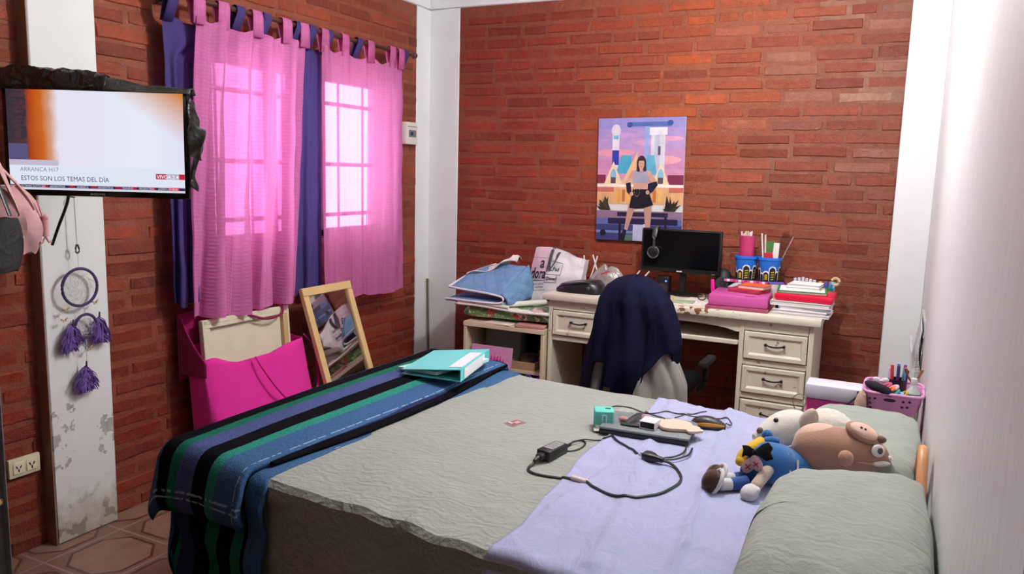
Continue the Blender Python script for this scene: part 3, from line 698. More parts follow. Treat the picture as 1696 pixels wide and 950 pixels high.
# pink folders and notebooks pile
def pack(name, label, cat, cx, cy, sx, sy, z0, z1, rz, col, pages=None, bev=.003, group=None, m=None):
    t = thing(name, label, cat, (cx, cy, z0), (0, 0, rz), group)
    R = Matrix.Translation((cx, cy, (z0+z1)/2)) @ Matrix.Rotation(rz, 4, 'Z'); h = z1-z0
    if pages:
        b = B()
        for s in (-1, 1): b.box((0, 0, s*(h/2-.0012)), (sx, sy, .0024), bev=.0008)
        b.box((-sx/2+.0015, 0, 0), (.003, sy, h), bev=.001); b.b.transform(R); b.out('cover', m or plastic('cover '+col, col, .45), t)
        b = B(); b.box((.001, 0, 0), (sx-.008, sy-.008, h-.005)); b.b.transform(R); b.out('pages', pages, t)
    else:
        b = B(); b.box((0, 0, 0), (sx, sy, h), bev=min(bev, h*.45), seg=2); b.b.transform(R); b.out('cover', m or plastic('cover '+col, col, .35), t)
        b = B(); b.box((0, -sy/2-.0002, -h*.1), (sx*.96, .0012, h*.12)); b.box((sx*.2, -sy/2+.02, h/2+.0005), (.05, .03, .0012), bev=.0004); b.b.transform(R); b.out('flap_edge', plastic('flap '+col, col, .5), t)
    return t
M_PAGES = mat('page edges', '#d9d6d0', .8, .14, 6, .5, 90, .004)
def pages_mat(name, c):
    t = NT(name); sp_ = t.a('ShaderNodeSeparateXYZ'); t.l(t.co(), sp_.inputs[0])
    w = t.a('ShaderNodeTexNoise', {'Scale': 1.0, 'Detail': 2.0}); mp = t.a('ShaderNodeMapping'); mp.inputs['Scale'].default_value = (2, 2, 700); t.l(t.co(), mp.inputs[0]); t.l(mp.outputs[0], w.inputs['Vector'])
    cc = lin(c); t.base(t.mix(w.outputs['Fac'], tuple(x*.7 for x in cc), cc)); t.p.inputs['Roughness'].default_value = .85; return t.m
M_PG = pages_mat('stacked paper edges', '#e6e2de')
pack('folder', 'thin wine-coloured folder at the bottom of the pink pile on the desk', 'folder', -.700, 4.015, .300, .235, ZD, ZD+.016, .02, '#9c4a68')
pack('folder', 'thick magenta plastic folder under the orange notebook on the desk', 'folder', -.700, 4.040, .285, .265, ZD+.016, ZD+.074, .05, '#c8569e', bev=.012)
pack('pencil_box', 'flat translucent dark red box lying between the magenta folder and the orange notebook', 'box', -.672, 4.075, .165, .13, ZD+.074, ZD+.094, -.25, '#a8324a')
pack('notebook', 'orange notebook on top of the magenta folder', 'notebook', -.645, 4.085, .135, .115, ZD+.094, ZD+.112, -.22, '#f2622a', M_PG)
pack('notebook', 'orange spiral notebook lying on edge between the pink pile and the paper pile', 'notebook', -.535, 4.03, .014, .20, ZD, ZD+.075, .12, '#f0703a', M_PG)
b = B(); b.grid(lambda u, v: V((-.80+.10*u, 4.19+.04*v, ZD+.074+.025*math.sin(u*PI)*math.sin(v*PI)**.5+.006*nz(u*5, v*5))), 12, 8); tag(b.out('plastic_wrap', mat('pale blue plastic film', '#b7c4cc', .25, .1), thick=.002), 'crumpled pale plastic film behind the magenta folder', 'plastic film')
# paper pile on the right
rnd = random.Random(4); z = ZD
specs = [('loose white sheets at the very bottom of the paper pile, curling over the desk edge', .265, .235, .012, '#e8e4e0', True), ('stapled grey-white booklet second from the bottom of the paper pile', .245, .23, .014, '#d8d6da', True),
         ('white notebook in the lower middle of the paper pile', .235, .225, .018, '#dfdfe3', True), ('wide bundle of white papers just under the red folder', .270, .225, .022, '#e4e2e4', True)]
for k, (l, sx, sy, h, c, pg) in enumerate(specs):
    pack('paper_stack', l, 'papers', -.398+rnd.uniform(-.012, .012), 4.03+rnd.uniform(-.01, .01), sx, sy, z, z+h, rnd.uniform(-.07, .07), c, M_PG, m=paper('sheet '+c, c)); z += h
pack('folder', 'glossy red plastic folder in the middle of the paper pile', 'folder', -.392, 4.045, .262, .235, z, z+.036, -.03, '#d4103e', bev=.01); z += .036
pack('notebook', 'green notebook with a white border lying on the red folder', 'notebook', -.415, 4.055, .225, .21, z, z+.012, .10, '#2f8a2f', M_PG)
b = B(); b.box((-.415, 4.055, z+.013), (.205, .19, .002), (0, 0, .10), bev=.0005); tag(b.out('paper_sheet', paper('white border sheet', '#f0efec')), 'white sheet on the green notebook', 'paper'); z += .014
for k, l in enumerate(('lower white exam booklet on the green notebook', 'upper white booklet on top of the paper pile')):
    pack('booklet', l, 'booklet', -.412+.012*k, 4.065+.01*k, .155-.01*k, .13, z, z+.013, .06-.14*k, '#ecebe8', M_PG, m=paper('booklet paper', '#ecebe8')); z += .013
pack('notebook', 'small violet notebook leaning behind the orange spiral notebook', 'notebook', -.555, 4.185, .075, .07, ZD, ZD+.118, .3, '#6a5cc0', M_PG)
# marker cup and white-tipped pens at the back right
mc = thing('pen_cup', 'green-rimmed cup of coloured markers behind the paper pile', 'cup', (-.318, 4.24, ZD))
b = B(); b.lathe((-.318, 4.24, ZD), [(.030, 0), (.034, .085), (.036, .088), (.036, .108), (.032, .108), (.029, .01), (.001, .008)], 24); b.out('cup', plastic('green cup', '#1f8a4a'), mc)
for i, (dx, c) in enumerate(((-.022, '#e8b81c'), (-.004, '#5a54b8'), (.012, '#3a8fd8'), (.024, '#58b8d8'))):
    mk = thing('marker_pen', ('yellow', 'violet', 'blue', 'light blue')[i]+' marker standing in the green-rimmed cup', 'marker', (-.318+dx, 4.235, ZD+.012))
    b = B(); b.cyl((-.318+dx*.7, 4.235, ZD+.012), (-.318+dx*1.25, 4.232, ZD+.095), .0065, n=10); b.out('barrel', plastic('marker '+c, c), mk)
    b = B(); b.cyl((-.318+dx*1.25, 4.232, ZD+.095), (-.318+dx*1.45, 4.23, ZD+.138), .0075, n=10, bev=.002); b.out('cap', plastic('marker '+c, c), mk)
b = B(); b.tube([(-.279+.017*math.cos(a), 4.228, ZD+.142+.017*math.sin(a)) for a in [i*PI/10 for i in range(20)]], .007, 8, True); tag(b.out('tape_roll', paper('tape', '#d8b890')), 'small roll of tan tape leaning on top of the marker cup', 'tape')
ws = thing('pencil_tray', 'lilac pencil tray behind the paper pile', 'tray', (-.415, 4.25, ZD))
b = B(); b.box((-.415, 4.25, ZD+.055), (.13, .06, .11), bev=.008); b.out('case', plastic('lilac case', '#b49ad0'), ws)
for i in range(6):
    b = B(); x = -.468+i*.017; b.cyl((x, 4.25, ZD+.111), (x+.002*(i-3), 4.25, ZD+.150-.003*abs(i-2)), .0075, n=10, bev=.002); tag(b.out('pen', plastic('white pen cap', '#dcd8e2')), 'white-capped pen in the row standing in the lilac tray', 'pen', 'white-capped pens in the lilac tray')
# organiser with the two blue buckets
og = thing('desk_organizer', 'small black shelf with a pink and white patterned front edge carrying the blue buckets', 'organizer', (-.69, 4.27, ZD))
zo = .905
b = B(); b.box((-.682, 4.275, zo-.006), (.285, .13, .012), bev=.002)
for x in (-.818, -.546): b.box((x, 4.275, ZD+.052), (.01, .12, .104), bev=.002)
b.box((-.682, 4.33, ZD+.052), (.27, .008, .104)); b.out('shelf', mat('black board', '#17161a', .6), og)
b = B()
for i in range(19): b.box((-.817+.015*i, 4.209, zo-.006), (.0148, .002, .013), col=('#e05a96', '#f2e6ee', '#e05a96', '#c83a78')[i % 4])
b.out('patterned_edge', colmat('edge print', .5), og)
def bucket(x, y, label, dx):
    t = thing('bucket', label, 'bucket', (x, y, zo), group='blue printed buckets on the desk')
    b = B(); b.lathe((x, y, zo), [(.046, 0), (.048, .003), (.057, .108), (.061, .110), (.061, .122), (.057, .124), (.054, .118), (.045, .006), (.001, .005)], 32); b.out('pail', plastic('blue bucket', '#1f6fd0', .4), t)
    # printed skyline of plain rounded towers, white outline, dark and yellow filling
    b = B()
    def wrap(p, k): a = p[0]/.052 - PI/2; rr = .0482 + (p[1]/.108)*.009 + k; return V((x+rr*math.cos(a), y+rr*math.sin(a), zo+p[1]))
    def shape(cx, w, h, c, k, arch=True):
        n = 6; top = [(cx + w/2*math.cos(PI*i/n), h + w/2*math.sin(PI*i/n)*(1.0 if arch else .2)) for i in range(n+1)]
        m = 4
        P = [(cx-w/2+w*i/m, .004) for i in range(m+1)] + top
        b._fin([b.b.faces.new([b.b.verts.new(wrap(p, k)) for p in P])], c)
    for j, (cx, w, h) in enumerate(((-.062, .018, .052), (-.044, .016, .030), (-.020, .028, .034), (.012, .030, .058), (.036, .016, .040), (.058, .020, .062), (.080, .02, .03))):
        cx += dx
        shape(cx, w+.008, h+.004, '#f0f0ea', .0008 + j*.00004); shape(cx, w, h, '#15141c', .0014 + j*.00004)
        if j in (2, 3, 5):
            for q in range(4): b._fin([b.b.faces.new([b.b.verts.new(wrap(p, .002)) for p in ((cx-w*.3, .008+q*h/4.6), (cx+w*.3, .010+q*h/4.6), (cx+w*.25, .016+q*h/4.6), (cx-w*.2, .014+q*h/4.6))])], '#c8b838')
    b.out('print', colmat('bucket print', .5), t); return t
bx1, bx2, by = -.728, -.608, 4.275
bucket(bx1, by, 'blue printed bucket holding the pink pot, beside the monitor', 0)
bucket(bx2, by, 'blue printed bucket holding rulers and brushes, right of its twin', .012)
pp = thing('pot', 'pink pot full of brushes standing in the left blue bucket', 'pot', (bx1, by, zo+.02))
b = B(); b.lathe((bx1, by, zo+.008), [(.034, 0), (.042, .21), (.042, .222), (.038, .222), (.031, .01), (.001, .01)], 24); b.out('pot_body', plastic('raspberry pot', '#b83468', .5), pp)
rnd = random.Random(9)
for i in range(9):
    a = rnd.uniform(0, 2*PI); r0, r1 = .016, rnd.uniform(.016, .034)
    b = B(); p0 = V((bx1+r0*math.cos(a), by+r0*math.sin(a), zo+.03)); p1 = V((bx1+r1*math.cos(a), by+r1*math.sin(a), zo+.22+rnd.uniform(.015, .042)))
    b.cyl(p0, p1, .0038, n=8); tag(b.out('brush', plastic('cream handle %d' % (i % 3), ('#e8e2d2', '#d8cdb4', '#efece6')[i % 3])), 'pale brush handle sticking out of the pink pot', 'brush', 'pale brushes in the pink pot')
def stick(p0, p1, r, c, label, cat, name, flat=None):
    b = B()
    if flat: d = V(p1)-V(p0); q = V((0, 0, 1)).rotation_difference(d).to_matrix(); b.box((V(p0)+V(p1))/2, (flat[0], flat[1], d.length), q, bev=.001)
    else: b.cyl(p0, p1, r, n=8)
    return tag(b.out(name, plastic(name+c, c)), label, cat)
stick((bx2-.026, by, zo+.02), (bx2-.050, by, zo+.245), .004, '#e9e4dc', 'white brush at the left in the right blue bucket', 'brush', 'brush')
stick((bx2-.018, by-.01, zo+.02), (bx2-.030, by-.01, zo+.24), .0045, '#d9cfc4', 'cream brush second from left in the right blue bucket', 'brush', 'brush')
stick((bx2-.004, by+.012, zo+.02), (bx2-.006, by+.012, zo+.205), .004, '#4d7a3c', 'green palette card standing in the right blue bucket', 'card', 'palette_card', (.045, .004))
stick((bx2+.022, by-.006, zo+.02), (bx2+.030, by-.006, zo+.20), .004, '#e6e6e2', 'white eraser tube standing in the right blue bucket', 'tube', 'eraser_tube', (.028, .012))
stick((bx2+.012, by-.024, zo+.05), (bx2-.008, by-.030, zo+.15), .004, '#c8324a', 'red label card low in the right blue bucket', 'card', 'label_card', (.045, .003))
b = B(); d = V((.085, 0, .20)); b.box((bx2+.040, by+.014, zo+.145), (.05, .003, .22), Matrix.Rotation(.38, 3, 'Y'), bev=.001); tag(b.out('set_square', glass('clear acrylic', (.85, .82, .85), .4)), 'clear plastic ruler leaning out of the right blue bucket', 'ruler')
stick((bx2+.020, by+.02, zo+.03), (bx2+.105, by+.02, zo+.235), .0035, '#b09a94', 'thin grey stick slanting out of the right blue bucket', 'stick', 'stick')
# left end of the desk: black case, clear bag with straws
cs = thing('handbag', 'flat black leather case lying on the left end of the desk', 'bag', (-1.555, 4.02, ZD))
b = B()
b.loft([[V((-1.56+.135*(1-.25*k)*math.copysign(abs(math.cos(a))**.6, math.cos(a)), 4.03+.085*(1-.15*k)*math.copysign(abs(math.sin(a))**.6, math.sin(a)), ZD+zz + (.012*math.cos(a) if k else 0))) for a in [i*2*PI/28 for i in range(28)]] for k, zz in ((0, 0.0), (0, .018), (.3, .036), (.9, .056), (1.6, .060))])
b.out('body', mat('black leather', '#17151a', .32, .1, 10, .3, 60), cs)
b = B(); b.tube([(-1.66, 3.97, ZD+.03), (-1.60, 3.95, ZD+.050), (-1.52, 3.95, ZD+.066), (-1.47, 3.97, ZD+.060), (-1.44, 4.0, ZD+.03)], .008, 8, flat=.5, smooth=2); b.out('strap', mat('black strap', '#1d1b20', .4), cs)
b = B(); b.box((-1.49, 3.946, ZD+.035), (.016, .004, .012), bev=.001); b.out('buckle', mat('bright buckle', '#c9c9c4', .2, metal=1), cs)
pb = thing('plastic_bag', 'crumpled clear plastic bag behind the black case', 'bag', (-1.47, 4.15, ZD))
b = B(); b.grid(lambda u, v: V((-1.575+.24*u, 4.10+.12*v, ZD+.004+.145*(max(0, math.sin(PI*u))**.6)*(max(0, math.sin(PI*v))**.5)*(.75+.5*nz(u*4, v*4, 3)) + .02*u)), 26, 18)
b.out('bag_film', mat('grey plastic film', '#8d8480', .22, .22, 14, .8, 25, .012), pb)
b = B(); b.box((-1.455, 4.118, ZD+.105), (.055, .002, .008), (0, -.35, 0)); b.out('red_strip', plastic('red strip', '#c0404c'), pb)
for i, (xa, za, xb, zb) in enumerate(((-1.622, .0, -1.640, .178), (-1.600, .03, -1.560, .178), (-1.548, .07, -1.592, .182))):
    stick((xa, 4.26, ZD+za if za else ZD+.002), (xb, 4.262+.008*i, ZD+zb), .0045, '#e6dfda', ('leftmost upright white straw behind the clear bag', 'white straw of the crossed pair leaning right', 'white straw of the crossed pair leaning left')[i], 'straw', 'straw')
for i, (x0, x1) in enumerate(((-1.30, -1.268), (-1.262, -1.215))):
    stick((x0-.05, 4.15, ZD+.01), (x1, 4.15, ZD+.128), .004, '#e2dad2', ('left', 'right')[i]+' white stick poking up between the navy garment and the monitor', 'stick', 'stick')

# ------------------------------------------------------------------ chair with clothes
ch = thing('office_chair', 'black swivel chair in front of the desk, hidden under clothes', 'chair', (-1.03, 3.55, 0))
m_mesh = mat('black chair fabric', '#0b0b0d', .9, .1, spec=.1)
b = B(); b.box((-1.03, 3.62, .455), (.42, .42, .07), bev=.03, seg=3); b.out('seat', m_mesh, ch)
b = B(); b.box((-1.04, 3.372, .70), (.30, .05, .46), (-.06, 0, 0), bev=.022, seg=3); b.out('backrest', m_mesh, ch)
b = B(); b.tube([(-1.03, 3.60, .41), (-1.03, 3.42, .40), (-1.03, 3.385, .55)], .018, 8, smooth=1); b.out('back_support', m_blk, ch)
b = B(); b.cyl((-1.03, 3.62, .08), (-1.03, 3.62, .42), .028, n=14); b.out('column', m_blk, ch)
for i in range(5):
    a = i*2*PI/5+.3; b = B(); p = V((-1.03+.27*math.cos(a), 3.62+.27*math.sin(a), .07)); b.cyl((-1.03, 3.62, .10), p, .024, .016, 10); o = b.out('leg', m_blk, ch)
    b = B(); b.cyl(p+V((.012*math.sin(a), -.012*math.cos(a), -.042)), p+V((-.012*math.sin(a), .012*math.cos(a), -.042)), .027, n=14); b.cyl(p+V((0, 0, -.03)), p, .008, n=8); b.out('caster', m_blk, o)
for s in (-1, 1):
    b = B(); b.tube([(-1.03+s*.235, 3.60, .45), (-1.03+s*.268, 3.60, .49), (-1.03+s*.27, 3.60, .57)], .014, 8, smooth=1); b.box((-1.03+s*.268, 3.62, .585), (.045, .20, .03), bev=.012, seg=2); b.out('armrest', mat('grey armrest', '#1c1b1a', .8, spec=.2), ch)
def prof(tab, z):
    for (z0, *a), (z1, *c) in zip(tab, tab[1:]):
        if z <= z0 and z >= z1:
            t = (z0-z)/(z0-z1) if z0 > z1 else 0
            return [p*(1-t)+q*t for p, q in zip(a, c)]
    return list(tab[-1][1:])
TABN = [(.992, -1.050, -1.046), (.985, -1.085, -1.005), (.970, -1.128, -.968), (.94, -1.170, -.925), (.88, -1.205, -.880), (.79, -1.226, -.852), (.69, -1.246, -.834), (.62, -1.262, -.842), (.53, -1.272, -.868), (.40, -1.280, -.90), (.20, -1.27, -.92)]
def garment(tab, y0, dep, bottom, nf, amp, name, material, parent, top=None, seed=0, nr=56, ns=96):
    b = B(); ztop = tab[0][0]; rings = []
    for j in range(nr+1):
        v = j/nr; r = []
        for k in range(ns):
            a = 2*PI*k/ns; zb = bottom(a); z = ztop - (ztop-zb)*(v**1.15)
            xl, xr = prof(tab, z); cx, hw = (xl+xr)/2, max(.002, (xr-xl)/2)
            d = dep*min(1, (hw/.16))**.8
            w = amp*min(1, (ztop-z)/.18)*(math.sin(a*nf + seed + 1.4*math.sin(z*5+seed)) + .5*math.sin(a*nf*1.9+seed*2+z*6))
            w += amp*.5*min(1, (ztop-z)/.2)*math.sin(z*17 + a*3.2 + seed) + .010*min(1, (ztop-z)/.1)*nz(a*1.7, z*6, seed)
            kx = 1 + .35*w/hw if hw > .05 else 1
            r.append(V((cx + hw*kx*math.cos(a), y0 + (d + w)*math.sin(a), z + .004*nz(a*3, z*9, seed))))
        rings.append(r)
    b.loft(rings, cap=False)
    b.b.faces.new([v for v in list(b.b.verts)[:ns]])
    return b.out(name, material, parent, thick=.006, off=-1, sharp=1.2)
m_navy = mat('navy wool', '#12122a', .95, .15, 9, .5, 120, .003, spec=.1); m_grey = fabric('grey fleece', '#8a8884', .12, .6, 160)
def nb(a):   # bottom of the navy garment: longer left and centre, lifted right
    x, y = math.cos(a), math.sin(a)
    if y > 0: return .34
    z = .36 + .06*math.sin(a*7)
    if x > .45: z = .585 + .10*(x-.45) - .05*math.cos(a*5)
    if -.70 < x < -.42: z = .60
    if -.34 < x < -.12: z = .50
    return z
ng = garment(TABN, 3.365, .115, nb, 7, .017, 'draped_garment', m_navy, None, seed=1)
tag(ng, 'dark navy garment draped over the chair back in front of the desk', 'clothing')
TABG = [(.80, -1.14, -.95), (.72, -1.18, -.895), (.62, -1.21, -.845), (.52, -1.245, -.800), (.42, -1.262, -.788), (.20, -1.26, -.79)]
gg = garment(TABG, 3.372, .094, lambda a: .22+.02*math.sin(a*5), 11, .010, 'sweater', m_grey, None, seed=4)
tag(gg, 'grey fleece sweater hanging under the navy garment on the chair', 'clothing')
# ------------------------------------------------------------------ poster
M_PRINT = colmat('poster print', .35, var=.22, nscale=22, spec=.4)
pm = frame((-1.613, YB-.022, 1.056), (math.cos(.018), 0, math.sin(.018)), (-.018, 0, 1))
po = thing('poster', 'photo poster of a person before pale buildings, on the wall above the monitor', 'poster', (-1.36, YB-.016, 1.056))
PW, PH = .507, .695
b = B(); b.box((PW/2, PH/2, -.005), (PW, PH, .010)); b.b.transform(pm); b.out('board', paper('poster board', '#d8d4d0'), po)
b = B(); L_ = [0]
def pp_(pts, c, dz=1):
    L_[0] += dz; b.poly([(min(1, max(0, x))*PW, min(1, max(0, y))*PH) for x, y in pts], pm, .0004 + L_[0]*.00006, c)
def rc(x0, y0, x1, y1, c): pp_([(x0, y0), (x1, y0), (x1, y1), (x0, y1)], c)
sky = ['#c9a2b4', '#c98fae', '#c184ac', '#b98bb4', '#ab8fbe', '#a08cc0', '#8d86be']
for i, c in enumerate(sky): rc(0, .42+.083*i, 1, .42+.083*(i+1)+(.001 if i < 6 else 0), c)
for (x, y, w, h, c) in ((.2, .72, .24, .03, '#d795a6'), (.75, .66, .22, .035, '#dfa0a8'), (.62, .80, .2, .025, '#c996b8'), (.3, .86, .2, .02, '#b48fc0'), (.85, .83, .14, .02, '#d09ab4')):
    pp_(ellpts(x, y, w, h, 18), c)
# plain generic buildings: pale round water tower, slim column, gabled cream houses with blue and wine roofs
rc(.17, .55, .25, .86, '#d9d3dc'); rc(.17, .62, .25, .74, '#2f3f9e'); pp_(ellpts(.21, .90, .055, .05, 16), '#cfc6d2'); rc(.18, .83, .24, .86, '#6fb6d0')
rc(.62, .50, .78, .90, '#c8c8d4'); rc(.66, .50, .72, .90, '#b4b6c8'); rc(.60, .86, .80, .92, '#d8d6de'); rc(.70, .70, .73, .77, '#4d4c60')
rc(.545, .60, .60, .95, '#8fa2d0'); rc(.34, .93, .85, .965, '#4f6aa6'); pp_(ellpts(.37, .945, .035, .022), '#3a4f8a'); pp_(ellpts(.83, .955, .035, .022), '#3a4f8a')
rc(0, .30, 1, .47, '#d8a878'); rc(0, .47, .10, .54, '#7a2f48'); rc(.82, .45, 1, .54, '#7a2f4c')
pp_([(.22, .55), (.40, .55), (.40, .70), (.28, .70)], '#4aa0bc'); pp_([(.56, .54), (.70, .54), (.66, .70), (.58, .70)], '#5fa8c4')
pp_([(.08, .46), (.30, .46), (.19, .65)], '#e8d0aa'); pp_([(.28, .46), (.47, .46), (.47, .73)], '#dcb68a'); pp_([(.64, .46), (.84, .46), (.74, .64)], '#e6cda6')
for x in (.19, .74): pp_(ellpts(x, .53, .035, .06, 12), '#7fb4c8'); rc(x-.03, .47, x+.03, .52, '#5d4a58')
rc(0, .44, 1, .462, '#eee6dc'); rc(0, .40, .20, .44, '#c26a60'); rc(.84, .40, 1, .44, '#c26a60')
for i in range(9): rc(.24+.06*i, .32, .275+.06*i, .42, ('#e0a040', '#b86a3a', '#e8b85a')[i % 3])
rc(0, .0, 1, .22, '#39406f'); rc(0, .18, 1, .245, '#8a6f86'); rc(0, .13, 1, .18, '#5a6aa0'); rc(0, .06, 1, .08, '#7080b0')
rc(.14, .135, .95, .185, '#241f3f'); rc(.25, .20, .84, .235, '#2a2340'); rc(.27, .0, .30, .14, '#1d1a34'); rc(.80, .10, .83, .2, '#1d1a34')
rc(.44, .0, .56, .135, '#b9bcd6'); rc(.56, .10, .60, .14, '#d0d0e0'); rc(.34, .0, .44, .05, '#4f7060')
rnd = random.Random(2)
for cx, cy, r_ in ((.10, .31, .10), (.86, .31, .12)):
    for i in range(16):
        a = rnd.uniform(0, PI); q = rnd.uniform(.5, 1)*r_; pp_([(cx-.03+rnd.uniform(-.04, .04), cy-.06), (cx+.03+rnd.uniform(-.04, .04), cy-.06), (cx+q*math.cos(a)*1.1, cy-.04+q*math.sin(a)*1.1)], ('#2e2c24', '#3d3a2a', '#27231f')[i % 3], 1)
# the person
SK, SK2 = '#c79a88', '#b88a7c'
pp_([(.36, .03), (.41, .0), (.34, .0), (.29, .02), (.33, .06), (.44, .29), (.54, .29), (.50, .20)][::-1][0:0] or [(.335, .07), (.375, .08), (.47, .30), (.38, .30)], SK2)      # legs
pp_([(.585, .10), (.64, .10), (.655, .30), (.56, .30)], SK2)
pp_([(.27, .01), (.34, .0), (.37, .085), (.335, .095)], '#231d2c'); pp_([(.57, .05), (.63, .05), (.645, .115), (.58, .115)], '#231d2c')
pp_([(.39, .27), (.46, .265), (.55, .27), (.62, .285), (.67, .30), (.60, .43), (.43, .43)], '#1b1822')   # skirt
pp_([(.43, .425), (.60, .425), (.595, .48), (.44, .48)], SK)
pp_([(.43, .475), (.60, .475), (.625, .57), (.57, .58), (.52, .555), (.46, .58), (.41, .565)], '#9a9aae')   # grey top
pp_([(.41, .575), (.45, .575), (.43, .50), (.38, .455), (.34, .47), (.37, .52)], SK); pp_([(.58, .575), (.625, .57), (.69, .50), (.66, .455), (.61, .50)], SK)   # upper arms
pp_([(.345, .47), (.40, .48), (.41, .42), (.425, .385), (.40, .375), (.36, .40)], '#231f36'); pp_([(.60, .47), (.70, .49), (.715, .46), (.65, .40), (.60, .385)], '#231f36')
pp_(ellpts(.415, .385, .022, .018, 8), SK); pp_(ellpts(.60, .40, .022, .018, 8), SK)
pp_(ellpts(.52, .635, .055, .062, 14), '#3a2631'); pp_([(.47, .64), (.465, .57), (.50, .565), (.505, .62)], '#3a2631'); pp_([(.54, .62), (.55, .565), (.58, .575), (.57, .65)], '#3a2631')
pp_([(.50, .60), (.54, .60), (.535, .565), (.505, .565)], SK); pp_(ellpts(.52, .628, .034, .044, 14), SK)
pp_([(.488, .655), (.552, .655), (.54, .675), (.50, .675)], '#3a2631'); rc(.500, .630, .512, .634, '#3a2430'); rc(.528, .630, .540, .634, '#3a2430'); rc(.512, .605, .529, .610, '#b04858')
for i in range(9): a = PI+PI*i/8; pp_(ellpts(.478+.032*math.cos(a), .42+.055*math.sin(a), .004, .003, 6), '#c8c4c0')
pp_(ellpts(.085, .06, .036, .026, 12), '#1d1b2c'); 
text_into(b, 'P', .030, pm @ Matrix.Translation((.037, .032, .0075)), '#e8e6f0', bold=.001)
b.out('print', M_PRINT, po, flat=True)

# ------------------------------------------------------------------ television on the pillar
d0 = V((0, 0, 1.43))
def tvp(u, w, k=0.0):   # u along the width, w up, k towards the viewer
    return TVM @ V((u, w, k))
tl, tr, bl = V((-2.775, 1.692, 1.681)), V((-2.215, 1.968, 1.681)), V((-2.745, 1.655, 1.311))
TVM = frame(bl, tr-tl, V((0.028, .030, 1))); TW, TH = (tr-tl).length, .365
tv = thing('television', 'flat television switched on, bracketed to the white pillar under black plastic', 'television', (-2.6, 1.80, 1.311))
b = B(); b.box((TW/2, TH/2, -.012), (TW, TH, .024), bev=.005, seg=2); b.box((TW/2, TH/2-.02, -.035), (TW*.62, TH*.62, .03), bev=.01); b.b.transform(TVM); b.out('case', plastic('glossy black bezel', '#0c0c0e', .2), tv)
def screen_mat():
    t = NT('lit television picture'); uv = t.a('ShaderNodeUVMap', uv_map='UVMap').outputs[0]; sp_ = t.a('ShaderNodeSeparateXYZ'); t.l(uv, sp_.inputs[0]); x, y = sp_.outputs[0], sp_.outputs[1]
    mp = t.a('ShaderNodeMapping'); mp.inputs['Scale'].default_value = (2.2, 1.2, 1); t.l(uv, mp.inputs[0]); n = t.noise(3, 3, co=mp.outputs[0])
    xx = t.math('ADD', x, t.math('MULTIPLY', t.math('SUBTRACT', n, .5), .05))
    c = t.ramp(xx, [(0, '#3d3240'), (.10, '#54343a'), (.125, '#b4441a'), (.20, '#d06a20'), (.245, '#d8a080'), (.29, '#ece8f8'), (.8, '#eef2ff'), (1, '#e8e6fb')])
    # orange glow in the top right corner of the broadcast picture
    g = t.ramp(t.math('ADD', t.math('MULTIPLY', x, 1.15), t.math('MULTIPLY', y, .75)), [(1.0, (0, 0, 0)), (1.0, (0, 0, 0))])
    gg = t.math('MULTIPLY', t.math('SUBTRACT', t.math('ADD', t.math('MULTIPLY', x, 1.0), t.math('MULTIPLY', y, .8)), 1.38), 2.6); gg = t.math('MINIMUM', t.math('MAXIMUM', gg, 0), 1)
    c = t.mix(gg, c, '#d98a3a')
    low = t.math('LESS_THAN', y, .245); c = t.mix(t.math('MULTIPLY', t.math('LESS_THAN', y, .30), t.math('LESS_THAN', x, .28)), c, '#c8c0d8')
    lf = t.math('MULTIPLY', t.math('LESS_THAN', x, .11), t.math('GREATER_THAN', y, .3)); c = t.mix(t.math('MULTIPLY', lf, t.math('LESS_THAN', y, .46)), c, '#5a5480'); c = t.mix(t.math('MULTIPLY', lf, t.math('MULTIPLY', t.math('GREATER_THAN', y, .5), t.math('GREATER_THAN', t.noise(26, 3, co=uv), .5))), c, '#35303c')
    c = t.mix(low, c, '#e6ecfa'); c = t.mix(t.math('LESS_THAN', y, .055), c, '#dfe0ee')
    t.base((.02, .02, .02)); t.l(c, t.p.inputs['Emission Color']); t.p.inputs['Emission Strength'].default_value = .92; t.p.inputs['Roughness'].default_value = .2; return t.m
b = B(); x0, x1, w0, w1 = .016, TW-.014, .020, TH-.012
b.grid(lambda u, v: TVM @ V((x0+(x1-x0)*u, w0+(w1-w0)*v, .0006)), 1, 1); scr = b.out('screen', screen_mat(), tv, flat=True)
def emis_col(name, s):
    t = NT(name); a = t.a('ShaderNodeAttribute', attribute_name='Col').outputs['Color']; t.base((.02, .02, .02)); t.l(a, t.p.inputs['Emission Color']); t.p.inputs['Emission Strength'].default_value = s; return t.m
b = B(); SW, SH = x1-x0, w1-w0
def sm(u, v, k): return TVM @ Matrix.Translation((x0+u*SW, w0+v*SH, k))
def sr(u0, v0, u1, v1, c, k): b.poly([(x0+u0*SW, w0+v0*SH), (x0+u1*SW, w0+v0*SH), (x0+u1*SW, w0+v1*SH), (x0+u0*SW, w0+v1*SH)], TVM, k, c)
text_into(b, 'ARRANCA H17', .0195, sm(.060, .185, .0012), '#7f8598', sx=1.0)
text_into(b, 'ESTOS SON LOS TEMAS DEL DÍA', .0225, sm(.062, .092, .0012), '#343c58', sx=.92)
sr(.0, .022, 1.0, .050, '#25244a', .0010); 
for u in (.18, .335, .46, .60, .69, .80): sr(u, .022, u+.035, .050, '#a01838', .0012)
for u, tx in ((.06, 'ÚLTIMAS NOTICIAS'), (.225, 'ARGENTINA'), (.38, 'AMÉRICA'), (.50, 'ARGENTINA'), (.64, 'MUNDO'), (.735, 'ARGENTINA'), (.845, 'AMÉRICA')): text_into(b, tx, .0095, sm(u, .0255, .0014), '#d8d8ec')
sr(.905, .020, .965, .052, '#d84060', .0015); text_into(b, '21:30:20', .0085, sm(.909, .026, .0017), '#ffffff')
